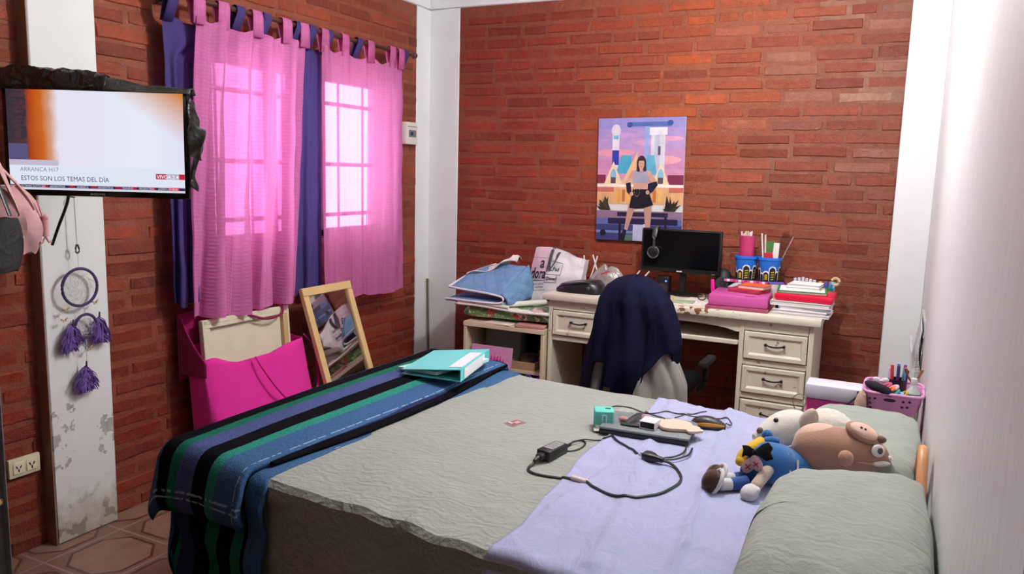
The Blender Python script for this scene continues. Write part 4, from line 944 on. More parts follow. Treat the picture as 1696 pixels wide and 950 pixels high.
sr(.835, .135, .895, .190, '#b02050', .0012); text_into(b, 'VIVO', .0165, sm(.841, .143, .0016), '#ffe8f0', bold=.0004)
sr(.895, .135, .968, .190, '#b9bccb', .0012); text_into(b, 'A 2 4', .0165, sm(.903, .143, .0016), '#f4f4fa', bold=.0004); sr(.968, .135, 1.0, .190, '#c8203a', .0012)
b.out('captions', emis_col('lit captions', .92), scr, flat=True)
b = B(); text_into(b, 'SAMSUNG', .0095, TVM @ Matrix.Translation((TW/2+.0, .006, .0008)), '#a0a0a8', align='CENTER', bold=.0004, sx=1.15); b.out('maker_lettering', colmat('bezel lettering', .4), tv, flat=True)
b = B(); p = TVM @ V((TW*.45, TH*.5, -.05)); q = V((XL+.06, 1.89, p.z)); b.tube([p, (p+q)/2+V((.03, .03, 0)), q+V((.02, 0, 0))], .016, 10); b.box(q+V((.008, 0, 0)), (.016, .10, .16), bev=.003); b.out('wall_bracket', m_blk, tv)
b = B(); p = TVM @ V((.20, .0, -.02)); b.tube([p, p+V((-.01, .0, -.03)), p+V((-.03, -.02, -.10)), p+V((-.05, -.035, -.17))], .005, 8, smooth=2); b.out('cable', m_blk, tv)
# black plastic draped on top, a strip hanging at the right
def bag_mat(name, c, r, st):
    t = NT(name); t.base(t.mix(t.noise(8, 3), tuple(x*.7 for x in lin(c)), lin(c))); t.p.inputs['Roughness'].default_value = r; t.p.inputs['Specular IOR Level'].default_value = .7
    t.bump(t.noise(16, 4, dist=1.5), st, .02); return t.m
pl = thing('plastic_sheet', 'crumpled black plastic bag and grey cloth draped over the top of the television', 'plastic bag', tuple(TVM @ V((.28, TH, -.02))))
b = B()
def drp(u, v):
    x = -.03 + (TW+.045)*u; prof_ = .010 + .042*math.exp(-((u-.12)/.22)**2) + .030*math.exp(-((u-.5)/.2)**2)
    s = v*2-1; w = TH + prof_*(1-abs(s)**1.6) - .004*u - .012*abs(s) + .008*nz(u*9, v*5, 2)*(1-abs(s)); w = max(w, TH+.0015) if abs(s) < .7 else w
    return TVM @ V((x, w, s*.026 - .012 + .006*nz(u*8, v*3, 5)))
b.grid(drp, 60, 14); b.out('grey_cloth', bag_mat('dusty grey cloth', '#4c4a46', .7, .5), pl, thick=.002)
b = B()
def drp2(u, v):
    p = drp(u*.58, v); x = u*.58; k = .006 + .012*math.sin(PI*u)**.7 + .008*nz(u*14, v*6, 9)
    return p + (TVM.to_3x3() @ V((0, k*(1-abs(v*2-1)**3), (v-.5)*.02)))
b.grid(drp2, 44, 14); b.out('black_plastic', bag_mat('shiny black plastic', '#131416', .18, .9), pl, thick=.001)
hs = thing('plastic_strip', 'black and grey plastic hanging from the right edge of the television', 'plastic bag', tuple(TVM @ V((TW+.02, .1, 0))))
b = B()
b.grid(lambda u, v: TVM @ V((TW+.004 + .038*u*(.25+.75*math.exp(-((v-.50)/.20)**2)) + .006*nz(v*8, u*3, 3), TH - .01 - .30*v - .03*u, -.010 + .020*math.sin(v*7+u*3) - .02*u)), 8, 40)
b.out('hanging_strip', bag_mat('black plastic strip', '#1b1b1d', .3, .8), hs, thick=.0015)
b = B(); b.grid(lambda u, v: TVM @ V((TW+.012 + .050*u - .012*v, TH*.70 - .105*v - .020*u, .010 + .014*math.sin(v*5+u*4))), 8, 10); b.out('grey_flap', bag_mat('grey plastic flap', '#4d4c4a', .35, .6), hs, thick=.0015)

# ------------------------------------------------------------------ dream catcher
XP = XL+.060
dc = thing('dream_catcher', 'purple dream catcher with feathers hanging on the white pillar below the television', 'dream catcher', (XP+.03, 1.875, .55))
m_pur = fabric('purple yarn', '#473a60', .2, .6, 300); m_thr = mat('pale thread', '#c9c2c4', .8); xr_ = XP+.035
def ringpts(cy, cz, ry, rz, n=36, tw=0): return [(xr_+tw*math.sin(2*PI*i/n), cy+ry*math.cos(2*PI*i/n), cz+rz*math.sin(2*PI*i/n)) for i in range(n)]
for cy, cz, ry, rz in ((1.873, .970, .069, .069), (1.889, .822, .043, .044)):
    b = B(); b.tube(ringpts(cy, cz, ry, rz), .0055, 8, True); o = b.out('hoop', m_pur, dc)
    b = B(); n = 10; pr = [(xr_, cy+ry*math.cos(2*PI*i/n), cz+rz*math.sin(2*PI*i/n)) for i in range(n)]
    for k in range(5):
        r_ = .82-.17*k; q = [(xr_, cy+ry*r_*math.cos(2*PI*(i+.5*(k+1))/n), cz+rz*r_*math.sin(2*PI*(i+.5*(k+1))/n)) for i in range(n)]
        for i in range(n): b.tube([pr[i], q[i]], .0006, 4); b.tube([pr[(i+1) % n if k % 2 == 0 else (i-1) % n], q[i]], .0006, 4)
        pr = q
    b.out('web', m_thr, o)
b = B(); b.tube([(xr_, 1.868, 1.30), (xr_, 1.870, 1.130)], .0018, 6); b.tube([(xr_, 1.871, 1.10), (xr_, 1.872, 1.038)], .001, 6); b.tube([(xr_, 1.882, .902), (xr_, 1.888, .866)], .001, 6); b.tube([(xr_, 1.889, .778), (xr_, 1.884, .680)], .001, 6)
b.out('string', m_thr, dc)
b = B(); b.tube([(xr_, 1.870, 1.135), (xr_, 1.862, 1.105), (xr_, 1.870, 1.095), (xr_, 1.880, 1.105)], .0035, 6, True, smooth=1); b.out('hook', mat('dark hook', '#4a4440', .4, metal=.6), dc)
rnd = random.Random(12)
def feather(cy, z1, z0, w, s):
    b = B()
    for k in range(230):      # soft barbs growing out from a quill
        t = rnd.random()**.8; zq_ = z1-(z1-z0)*.80*t; a = rnd.uniform(-1, 1); yq = cy + s*.010*t
        L = w*.62*(.45+.55*math.sin(PI*min(1, .15+.8*t)))*rnd.uniform(.7, 1.1)
        p0 = V((xr_-.006, yq, zq_)); p1 = p0 + V((rnd.uniform(-.006, .010), a*L*.75, -L*.25*abs(a)-.004)); p2 = p1 + V((rnd.uniform(-.004, .004), a*L*.25, -L*.40-.006))
        b.tube([p0, p1, p2], (.0045, .0014), 4, flat=.5, smooth=1)
    b.tube([(xr_-.004, cy, z1), (xr_-.004, cy+s*.010, z0+.012)], .0014, 5)
    b.out('feather', fabric('purple feather', '#7458a4', .3, .6, 200), dc)
    b = B(); b.cyl((xr_, cy, z1-.004), (xr_, cy+.002, z1+.018), .004, .0025, 8); b.out('bead', mat('dark bead', '#3a2f44', .4), dc)
feather(1.838, .836, .735, .085, -1); feather(1.945, .850, .745, .088, 1); feather(1.882, .672, .570, .088, 0)
b = B(); b.cyl((XP-.002, 1.868, 1.302), (xr_+.004, 1.868, 1.300), .0025, n=8); b.out('nail', mat('dark hook', '#4a4440'), dc)
m_fly = mat('gold butterfly', '#c9a878', .4, metal=.2)
for y, z in ((1.930, .908), (1.815, .895), (1.896, .735), (1.806, .858)):
    b = B()
    for s in (-1, 1):
        b.poly([(0, 0), (s*.012, .009), (s*.014, .001), (s*.006, -.002)][::s], frame((xr_, y, z), (s*0+0, 1, .2), (.3*s, 0, 1)), 0); b.poly([(0, 0), (s*.006, -.002), (s*.010, -.008), (s*.003, -.008)][::s], frame((xr_, y, z), (0, 1, .2), (.3*s, 0, 1)), 0)
    b.out('butterfly', m_fly, dc, thick=.0012)

# ------------------------------------------------------------------ sockets, meter, wall rack
def socket(name, label, c, d, parts):
    pass
so = thing('power_outlet', 'double cream power outlet low on the brick wall left of the pillar', 'outlet', (XL, 1.67, .295))
b = B(); b.box((XL+.012, 1.676, .332), (.016, .115, .070), bev=.004, seg=2); b.out('plate', plastic('cream outlet', '#d9cfb0', .4), so)
for yy in (1.652, 1.700):
    b = B(); b.box((XL+.021, yy, .332), (.004, .040, .044), bev=.002)
    o = b.out('receptacle', plastic('cream receptacle', '#e2dabf', .4), so)
    b = B()
    for dy, dz, r_ in ((-.007, .004, .5), (.007, .004, -.5), (0, -.009, 0)): b.box((XL+.0235, yy+dy, .332+dz), (.002, .0035, .011), (r_, 0, 0))
    b.out('slots', mat('dark slots', '#2b2622', .7), o)
me_ = thing('breaker_box', 'small white breaker box on the left wall between the curtain and the corner column', 'breaker box', (XL, 4.128, 1.59))
b = B(); b.box((XL+.028, 4.128, 1.652), (.05, .12, .135), bev=.008, seg=2); b.out('case', plastic('white breaker case', '#dcd9d0', .4), me_)
b = B(); b.box((XL+.054, 4.128, 1.650), (.004, .075, .042)); o = b.out('breaker_window', mat('grey breaker window', '#70737a', .3), me_)
b = B(); b.box((XL+.059, 4.115, 1.650), (.010, .016, .020), bev=.002); b.out('switch', mat('dark switch', '#1d1d20', .4), o)
b = B(); b.box((XL+.055, 4.128, 1.692), (.003, .10, .006)); b.out('lid_seam', mat('seam shadow grey', '#a9a69e', .5), me_)
rk = thing('wire_rack', 'white wire letter rack hanging on the right wall near the far column', 'rack', (XR, 3.80, .66))
b = B(); m_ww = plastic('white coated wire', '#dedee0', .3)
for zz in (.66, .73, .80, .86): b.tube([(XR-.004, 3.62, zz), (XR-.004, 3.98, zz)], .0035, 6)
for i in range(9): y = 3.62+.045*i; b.tube([(XR-.004, y, .87), (XR-.004, y, .66), (XR-.04, y, .65), (XR-.045, y, .74)], .003, 6)
b.tube([(XR-.045, 3.62, .74), (XR-.045, 3.98, .74)], .0035, 6); b.tube([(XR-.04, 3.62, .65), (XR-.04, 3.98, .65)], .0035, 6)
b.out('wire_frame', m_ww, rk)
b = B(); b.box((XR-.022, 3.80, .745), (.006, .28, .17), (.03, .12, 0), bev=.001); b.out('envelope', paper('clear sleeve', '#cdd0d4'), rk)

# ------------------------------------------------------------------ things leaning on the left wall
bg = thing('tote_bag', 'big magenta cloth bag leaning against the left wall under the curtain', 'bag', (-2.63, 2.68, 0))
m_mag = fabric('magenta cloth', '#e0309a', .1, .4, 200, nscale=8); m_magd = fabric('dark magenta lining', '#8e1450', .1, .4, 200)
def bagring(z, k, n=64):
    t = z/.66; y0_, y1_ = 2.375-.02*t, 2.985+.03*(1-t)*0; xb, xf = XL+.05+.01*(1-t), -2.515+.035*(1-t) - .09*t
    r = []
    for i in range(n):
        a = 2*PI*i/n; ca, sa = math.cos(a), math.sin(a); e = .38
        x = (xb+xf)/2 + (xf-xb)/2*math.copysign(abs(ca)**e, ca); y = (y0_+y1_)/2 + (y1_-y0_)/2*math.copysign(abs(sa)**e, sa)
        zz = z
        if k == 'top': zz = z + (.055*max(0, -ca)) - .045*math.exp(-((y-2.62)/.17)**2)*max(0, ca) + .02*math.exp(-((y-2.40)/.05)**2)*max(0, ca)
        if ca > .3:
            x += .018*math.exp(-((z-.22-.35*(y-2.7))/.12)**2) - .012*math.exp(-(((y-2.60)-(.55-z)*.42)/.02)**2) + .010*nz(y*6, z*5, 4)
        r.append(V((x, y, zz)))
    return r
b = B(); rr = [bagring(z, '') for z in (.0, .02, .06, .12, .18, .24, .30, .36, .42, .48, .53, .57)] + [bagring(.60, 'top')]
b.loft(rr, cap=False); b.b.faces.new([v for v in list(b.b.verts)[:64]][::-1]); b.out('bag_body', m_mag, bg, thick=.005, off=-1, sharp=1.3)
b = B(); b.grid(lambda u, v: V((XL+.048+.012*math.sin(u*5)-.0*v, 2.345+.60*u, .50+.29*v - .03*u*v + .012*math.sin(u*8)*v)), 20, 10); b.out('back_panel', m_magd, bg, thick=.006)
b = B(); b.grid(lambda u, v: V((XL+.05+.15*u, 2.352-.010*math.sin(PI*u)+.012*v*0, .53+(.25-.19*u)*v)), 10, 8); b.out('side_gusset', m_magd, bg, thick=.004)
b = B(); b.tube([(-2.56, 2.60, .58), (-2.535, 2.62, .52), (-2.515, 2.70, .40), (-2.505, 2.78, .32), (-2.50, 2.84, .27)], .006, 6, flat=.6, smooth=2); b.tube([(-2.60, 2.965, .62), (-2.55, 2.99, .56), (-2.52, 2.985, .40), (-2.51, 2.95, .34)], .006, 6, flat=.6, smooth=2); b.out('front_handle', fabric('magenta strap', '#b01a72', .1), bg)
b = B(); b.tube([(XL+.06, 2.44, .775), (-2.72, 2.56, .785), (-2.66, 2.66, .755), (-2.64, 2.76, .715), (-2.642, 2.87, .725), (-2.66, 2.89, .765), (-2.675, 2.84, .785), (-2.69, 2.72, .768), (-2.72, 2.60, .782)], .0055, 6, smooth=2); b.out('back_handle', m_magd, bg)
# stretched canvas inside the bag, back side showing
cv = thing('stretched_canvas', 'blank stretched canvas seen from behind, standing in the magenta bag', 'canvas', (-2.66, 2.66, .20))
cm = frame((-2.640, 2.405, .205), (.0, 1, -.005), (-.075, .0, 1)); CW, CH = .525, .555   # local z faces the room
m_cvs = fabric('cream canvas', '#d9d0b8', .08, .3, 300); m_pine = mat('pine bar', '#c9a878', .5, .15, 10)
b = B(); b.box((CW/2, CH/2, -.012), (CW, CH, .004)); b.b.transform(cm); b.out('cloth', m_cvs, cv)
for (c, d) in (((CW/2, CH-.018, .002), (CW, .036, .026)), ((CW/2, .018, .002), (CW, .036, .026)), ((.018, CH/2, .002), (.036, CH-.072, .026)), ((CW-.018, CH/2, .002), (.036, CH-.072, .026))):
    b = B(); b.box(c, d, bev=.003); b.b.transform(cm); b.out('stretcher_bar', m_pine if c[0] > CW*.8 else m_cvs, cv)
b = B()
for (c, d) in (((CW/2, CH-.008, .004), (CW+.006, .022, .026)), ((.006, CH/2, .004), (.020, CH, .026)), ((CW-.004, CH/2, .004), (.014, CH, .026)), ((CW/2, .006, .004), (CW+.006, .014, .026))): b.box(c, d, bev=.004)
b.b.transform(cm); b.out('folded_canvas_edge', m_cvs, cv)
# framed mirror
mi = thing('mirror', 'tall mirror in a pale pine frame leaning against the left wall beside the magenta bag', 'mirror', (-2.45, 3.16, 0))
mb, mt_ = V((-2.338, 2.965, .004)), V((-2.62, 2.965, .838)); mm = frame(mb, (0, 1, 0), mt_-mb); MW, MH = .378, (mt_-mb).length
m_fr = mat('pale pine frame', '#d2b27c', .45, .18, 7, .1)
for (c, d) in (((MW/2, MH-.021, 0), (MW, .042, .026)), ((MW/2, .021, 0), (MW, .042, .026)), ((.019, MH/2, 0), (.038, MH-.084, .026)), ((MW-.019, MH/2, 0), (.038, MH-.084, .026))):
    b = B(); b.box(c, d, bev=.003); b.b.transform(mm); b.out('frame_bar', m_fr, mi)
b = B(); b.box((MW/2, MH/2, -.003), (MW-.05, MH-.06, .006)); b.b.transform(mm)
b.out('mirror_glass', mat('mirror silver', '#b9b3b2', .03, 0, metal=1), mi)
b = B(); b.box((MW/2, MH/2, -.009), (MW-.01, MH-.01, .004)); b.b.transform(mm); b.out('backing', mat('hardboard', '#6a4a34', .8), mi)
b = B(); b.cyl((-2.742, 4.348, .0), (-2.777, 4.372, .725), .0075, n=10); tag(b.out('broom_stick', mat('dark stick', '#6a5a42', .6, .2)), 'thin brown stick leaning in the corner of the white columns', 'stick')

# ------------------------------------------------------------------ metal shelf at the left edge with a hanging bag
ms = thing('metal_shelf', 'grey metal shelving post with wooden boards at the left edge of the room', 'shelf', (-2.58, 1.15, 0))
m_gal = mat('grey metal post', '#8d9192', .4, .1, metal=.5)
for x, y in ((-2.412, 1.388), (-2.412, .92), (-2.74, 1.388), (-2.74, .92)):
    b = B(); b.box((x, y, .75), (.028, .003, 1.5)); b.box((x-.0125, y-.014, .75), (.003, .028, 1.5)); b.out('post', m_gal, ms)
for z in (.10, .385, .70, 1.05, 1.48):
    b = B(); b.box((-2.575, 1.15, z), (.33, .47, .018), bev=.002); b.out('board', m_pine, ms)
for i, (c, l) in enumerate((('#a83a30', 'red book on the shelf at the left edge, topmost of its stack'), ('#c9b08c', 'tan book under the red book on the left shelf'), ('#d8c8a4', 'cream book at the bottom of the stack on the left shelf'))):
    pack('book', l, 'book', -2.53, 1.27, .19, .22, .394+.022*(2-i), .394+.022*(2-i)+.021, .03*i, c, M_PG)
b = B(); b.box((-2.56, 1.25, .17), (.20, .24, .12), bev=.006); tag(b.out('storage_box', paper('olive carton', '#8a8560')), 'olive carton on the lowest board of the left shelf', 'box')
DX = V((-.02, -.040, -.02))
pbk = thing('backpack', 'pale pink backpack hanging from the shelf post at the left edge', 'backpack', tuple(V((-2.40, 1.48, 1.11))))
m_pbk = fabric('pale pink nylon', '#c99a9a', .12, .5, 60); rnd = random.Random(3)
b = B(); rings = []
for j in range(15):
    t = j/14; z = 1.350-.20*t; w = .026+.066*math.sin(PI*(.12+.80*t))**.7; d_ = .03+.05*math.sin(PI*(.1+.85*t))
    c_ = V((-2.40+.005*t, 1.430+.035*t, z))
    rings.append([c_ + V((d_*math.cos(a)*(1+.18*nz(a*2, z*14)), w*math.sin(a)*(1+.15*nz(a*2+4, z*12)), .006*math.sin(a*5+z*60))) for a in [i*2*PI/28 for i in range(28)]])
b.loft(rings); b.out('bag_body', m_pbk, pbk)
b = B(); b.tube([(-2.41, 1.385, 1.478), (-2.36, 1.395, 1.44), (-2.335, 1.415, 1.35), (-2.33, 1.43, 1.28), (-2.335, 1.44, 1.20)], .014, 8, flat=.35, smooth=2); b.tube([(-2.41, 1.390, 1.475), (-2.385, 1.42, 1.41), (-2.345, 1.475, 1.33), (-2.34, 1.495, 1.26), (-2.345, 1.49, 1.18)], .012, 8, flat=.35, smooth=2); b.out('strap', fabric('pink strap', '#d3a5a2', .1), pbk)
b = B(); b.tube([(-2.34, 1.500, 1.31), (-2.34, 1.520, 1.24)], .003, 6); b.cyl((-2.34, 1.522, 1.25), (-2.34, 1.520, 1.20), .009, .010, 10); 
for s in (-1, 1): b.tube([(-2.34, 1.520, 1.20), (-2.34, 1.520+s*.010, 1.182), (-2.34, 1.520+s*.018, 1.184)], .0035, 6)
b.ell((-2.34, 1.522, 1.258), .010, n=10); b.out('doll_charm', fabric('pink charm', '#d09a98', .1), pbk)
b = B(); b.tube([(-2.412, 1.402, 1.47), (-2.41, 1.43, 1.478), (-2.40, 1.415, 1.45)], .004, 6); b.out('hook', m_gal, pbk)
bkb = thing('shoulder_bag', 'black bag hanging in front of the pink backpack at the left edge', 'bag', (-2.34, 1.40, 1.09))
b = B(); rings = []
for j in range(11):
    t = j/10; z = 1.262-.150*t; w = .022+.040*math.sin(PI*(.2+.7*t))**.7; rings.append([V((-2.295+.022*math.cos(a), 1.362+w*math.sin(a)*(1+.1*nz(a, z*9)), z+.004*math.sin(a*3))) for a in [i*2*PI/24 for i in range(24)]])
b.loft(rings); b.out('bag_body', bag_mat('black nylon', '#08080a', .75, .4), bkb)
b = B(); b.tube([(-2.295, 1.33, 1.27), (-2.34, 1.36, 1.40), (-2.40, 1.385, 1.478), (-2.34, 1.375, 1.40), (-2.295, 1.39, 1.27)], .007, 6, smooth=2, flat=.5); b.out('strap', m_blk, bkb)
# ------------------------------------------------------------------ low shelf unit left of the desk
ls = thing('shelf_unit', 'low open pale wood shelf between the corner column and the desk', 'shelf', (-1.95, 4.1, 0))
m_lsh = mat('pale laminate', '#d3c3a8', .45, .1, 9)
XA, XB_, YA, YBk = -2.205, -1.70, 3.855, 4.35
b = B(); b.box(((XA+XB_)/2, (YA+YBk)/2, .572), (XB_-XA, YBk-YA, .026), bev=.002); b.out('top', m_lsh, ls)
for x in (XA+.010, XB_-.010):
    b = B(); b.box((x, (YA+YBk)/2, .2795), (.02, YBk-YA-.01, .559), bev=.002); b.out('side_panel', m_lsh, ls)
for z in (.318, .05):
    b = B(); b.box(((XA+XB_)/2, (YA+YBk)/2+.03, z), (XB_-XA-.04, YBk-YA-.08, .02), bev=.002); b.out('shelf', m_lsh, ls)
b = B(); b.box(((XA+XB_)/2, YBk-.006, .28), (XB_-XA-.04, .008, .54)); b.out('back_panel', mat('dark hardboard', '#3a2c24', .8), ls)
ZS = .585
# items on its top
b = B(); b.box((-1.795, 3.955, ZS+.009), (.17, .20, .018), (0, 0, .05), bev=.003); tag(b.out('notebook', paper('dusty pink cover', '#b5857c')), 'dusty pink notebook lying at the right front of the low shelf', 'notebook')
b = B(); b.box((-1.985, 3.93, ZS+.004), (.16, .15, .007), (0, 0, -.06), bev=.002); tag(b.out('paper_sheet', paper('cream card', '#e0d8c6')), 'cream card under the green patterned roll on the low shelf', 'card')
# patterned bundle
def patt():
    t = NT('patterned baby fabric'); v = t.a('ShaderNodeTexVoronoi', {'Scale': 16.0}); t.l(t.co(), v.inputs['Vector']); sp_ = t.a('ShaderNodeSeparateColor'); t.l(v.outputs['Color'], sp_.inputs[0])
    c = t.ramp(sp_.outputs[0], [(0, '#4f9a54'), (.42, '#79b06a'), (.58, '#c0563e'), (.66, '#d8c070'), (.76, '#5a86b4'), (.86, '#e4d8c4'), (.93, '#6aa458')], 'CONSTANT')
    c = t.mix(t.math('GREATER_THAN', t.noise(50, 3), .58), c, '#dccfae'); c = t.mix(t.math('GREATER_THAN', t.noise(38, 3), .60), c, '#3c7a4a'); t.base(c); t.p.inputs['Roughness'].default_value = .45; t.bump(t.noise(22, 4, dist=1), .5, .012); t.p.inputs['Coat Weight'].default_value = .3; return t.m
b = B(); rings = []
for j in range(33):
    t = j/32; x = -2.262+.575*t; h = .036*(min(1, (t+.02)*9)**.5)*(1+.12*nz(t*6, 1)) * (min(1, (1.02-t)*14)**.5); d_ = .125*min(1, (t+.03)*7)**.5
    z = ZS+.010+h + .012*t + .012*max(0, .10-t)*4
    rings.append([V((x, 4.02+d_*math.copysign(abs(math.cos(a))**.7, math.cos(a)), z+h*math.copysign(abs(math.sin(a))**.8, math.sin(a))*(1+.08*nz(t*9, a)))) for a in [i*2*PI/26 for i in range(26)]])
b.loft(rings); b.warp(lambda v: V((v.x, v.y, max(v.z, ZS+.009)))); tag(b.out('fabric_bundle', patt()), 'flattened green patterned baby fabric bundle on the low shelf', 'fabric')
b = B(); b.grid(lambda u, v: V((-1.83+.13*u, 3.885+.08*v, ZS+.055+.052*math.sin(PI*u)**.7*math.sin(PI*(.15+.7*v))+.014*nz(u*5, v*5))), 14, 10); tag(b.out('plastic_wrap', mat('milky pink film', '#cdb4ae', .3, .15, 12, .5, 25, .008), thick=.002), 'milky plastic wrap crumpled at the right end of the green bundle', 'plastic film')
zq = ZS+.098
b = B(); b.grid(lambda u, v: V((-2.275+.585*u, 3.875+.42*v, zq-.012*u+.004*math.sin(u*7))), 24, 10); tag(b.out('paper_sheets', paper('white board paper', '#e8e5de'), thick=.012), 'wide white paper boards lying on the green bundle', 'papers')
b = B(); b.cyl((-2.255, 3.885, zq+.010), (-1.93, 3.880, zq+.003), .010, n=14); b.cyl((-1.985, 3.895, zq+.011), (-1.800, 4.10, zq+.016), .015, .015, 16); b.warp(lambda v: v); pr = b.out('paper_roll', paper('rolled paper', '#e4e0d6')); tag(pr, 'rolled white paper in front of the blue quilted mat', 'paper roll')
# quilted blue mat folded in two
def quilt_blue():
    t = NT('quilted blue fabric'); sp_ = t.a('ShaderNodeUVMap', uv_map='UVMap'); mp = t.a('ShaderNodeMapping'); mp.inputs['Rotation'].default_value = (0, 0, PI/4); mp.inputs['Scale'].default_value = (15, 15, 1); t.l(sp_.outputs[0], mp.inputs[0]); s = t.a('ShaderNodeSeparateXYZ'); t.l(mp.outputs[0], s.inputs[0])
    def tri(x): return t.math('ABSOLUTE', t.math('SUBTRACT', t.math('FRACT', x), .5))
    h = t.math('MULTIPLY', t.math('SUBTRACT', .5, tri(s.outputs[0])), t.math('SUBTRACT', .5, tri(s.outputs[1]))); h = t.math('POWER', h, .5)
    t.base(t.mix(t.noise(20, 4), '#557ba6', '#7fa3c6')); t.bump(h, .8, .012); t.p.inputs['Roughness'].default_value = .85; t.p.inputs['Specular IOR Level'].default_value = .2; return t.m
qm = thing('quilted_mat', 'blue quilted mat with white piping folded on top of the low shelf pile', 'mat', (-2.14, 4.0, zq+.004)); M_Q = quilt_blue(); m_pip = fabric('white piping', '#dfdfe4', .1)
zb = zq+.028
A_, B_, C_, D_ = V((-2.325, 3.895, zb+.050)), V((-1.975, 3.880, zb+.026)), V((-1.905, 4.08, .893)), V((-2.18, 4.20, .872))
def flap(u, v, k=0.0):
    p = (A_*(1-u)+B_*u)*(1-v) + (D_*(1-u)+C_*u)*v
    p.z += .022*math.sin(PI*v)*(1-.5*u) + .006*nz(u*5, v*4, 2) + k; return p
def soft(b, f0, f1, n1=24, n2=16):   # closed cushion between two surfaces
    b.grid(lambda u, v: f1(u, v), n1, n2, uvfn=lambda u, v: (u*.4, v*.35)); b.grid(lambda u, v: f0(1-u, v), n1, n2, uvfn=lambda u, v: (u*.4, v*.35))
    bmesh.ops.remove_doubles(b.b, verts=list(b.b.verts), dist=.0006)
def pin(u, v): return (1-(2*u-1)**8)*(1-(2*v-1)**8)
b = B(); soft(b, lambda u, v: flap(u, v, 0), lambda u, v: flap(u, v, .020*pin(u, v)**.5)); b.out('upper_fold', M_Q, qm)
def lowf(u, v, k=0.0): return V((-2.345+.40*u - .02*v, 3.885+.30*v-.012*u, zq+.004+k+.004*nz(u*4, v*4, 5)))
b = B(); soft(b, lambda u, v: lowf(u, v, 0), lambda u, v: lowf(u, v, .026*pin(u, v)**.5)); b.out('lower_fold', M_Q, qm)
b = B(); b.grid(lambda u, v: ((B_*(1-u)+C_*u)+V((-.008, 0, .014)))*(1-v) + (V((-1.945, 3.89, zq+.012))*(1-u)+V((-1.90, 4.12, zq+.03))*u)*v + V((.012*math.sin(PI*v), 0, 0)), 12, 10, uvfn=lambda u, v: (u*.25, v*.2)); b.out('side_fold', M_Q, qm, thick=.012)
b = B(); b.tube([flap(0, 1, .01), flap(0, .5, .01), A_+V((-.004, .0, .008)), A_+V((.006, -.006, .008)), flap(.3, 0, .008)+V((0, -.006, 0)), flap(.7, 0, .008)+V((0, -.006, 0)), B_+V((-.02, -.008, .010)), B_+V((.012, -.006, .002)), B_+V((.014, -.006, -.022)), B_+V((-.01, -.008, -.034)), lowf(.75, 0, .013)+V((0, -.006, 0)), lowf(.3, 0, .013)+V((0, -.006, 0)), lowf(0, 0, .013)], .006, 8, smooth=2); b.out('piping', m_pip, qm)
gw = B()
def gwf(u, v):
    x = -2.26+.25*u; w = .030+.05*math.sin(PI*u)+.06*math.exp(-((u-.85)/.12)**2)
    return V((x, 4.02+.16*u+(v-.5)*w*2, .830+.088*u + .055*math.exp(-((u-.88)/.10)**2)*(1-abs(2*v-1)) + .014*math.sin(v*7+u*9) ))
gw.grid(lambda u, v: gwf(u, v)+V((-.01, 0, 0)), 26, 12); tag(gw.out('undershirt', fabric('pinkish white cotton', '#e2d3cf', .1), thick=.004), 'small white garment lying on the blue quilted mat', 'clothing')
# shopping tote
tb = thing('shopping_bag', 'crumpled white printed shopping tote standing at the right end of the low shelf', 'bag', (-1.74, 4.17, zq-.01))
m_tw = mat('white nonwoven', '#d8d4d6', .6, .06, 12, .5, 30, .008)
T00, T10, T11, T01 = V((-1.945, 4.10, zq)), V((-1.605, 4.10, zq+.075)), V((-1.590, 4.15, .950)), V((-1.900, 4.16, 1.004))
def tf(u, v, k=0.0):
    p = (T00*(1-u)+T10*u)*(1-v) + (T01*(1-u)+T11*u)*v
    p.z += .020*math.sin(PI*min(1, u*1.25))*v*v; p.y += -k - .022*math.sin(PI*u)*math.sin(PI*v) + .010*nz(u*5, v*5, 1) + .012*abs(u-.40)*v
    return p
b = B(); b.grid(lambda u, v: tf(u, v), 30, 22); b.grid(lambda u, v: tf(1-u, v) + V((0, .075*math.sin(PI*min(1, max(0, .12+.76*u)))**.4 * (1-.5*v), 0)), 30, 22); bmesh.ops.remove_doubles(b.b, verts=list(b.b.verts), dist=.002)
b.grid(lambda u, v: tf(0, v) + V((.0, .06*u, 0)), 6, 22); b.grid(lambda u, v: tf(1, v) + V((.0, .06*u, 0)), 6, 22); b.out('bag_body', m_tw, tb)
b = B()
def tpatch(u0, v0, u1, v1, c, k, n=6): b.grid(lambda u, v: tf(u0+(u1-u0)*u, v0+(v1-v0)*v, k), n, n, col=c)
def tline(u0, v0, u1, v1, w=.005): 
    if abs(u1-u0) > abs(v1-v0): tpatch(u0, v0-w*.9, u1, v0+w*.9, '#2b2630', .0018, 8)
    else: tpatch(u0-w*.7, v0, u0+w*.7, v1, '#2b2630', .0018, 8)
tpatch(.0, .80, .335, .995, '#cdb4bd', .0008, 12); tpatch(.0, .40, .335, .80, '#c9b0ba', .0008, 12)  # pinkish left face: shade and colour cast painted onto the white bag
tline(.0, .40, .335, .40); tline(.335, .36, .335, .98); tline(.335, .78, .62, .76); tline(.62, .52, .62, .76); tline(.335, .53, .62, .52); tline(.335, .36, .56, .35); tline(.56, .35, .56, .52); tline(.0, .82, .335, .82, .003)
def ttext(tx, size, u, v, bold=0, c='#2b2138', sx=1.0):
    t = B(); text_into(t, tx, size, Matrix(), c, bold=bold, sx=sx)
    me = bpy.data.meshes.new('lettering'); W_ = (T10-T00).length; H_ = .26
    t.warp(lambda p: tf(u + p.x/W_, v + p.y/H_, .0026)); t.b.to_mesh(me); t.b.free(); q = bmesh.new(); q.from_mesh(me); bpy.data.meshes.remove(me); b._new(q, Matrix(), c)
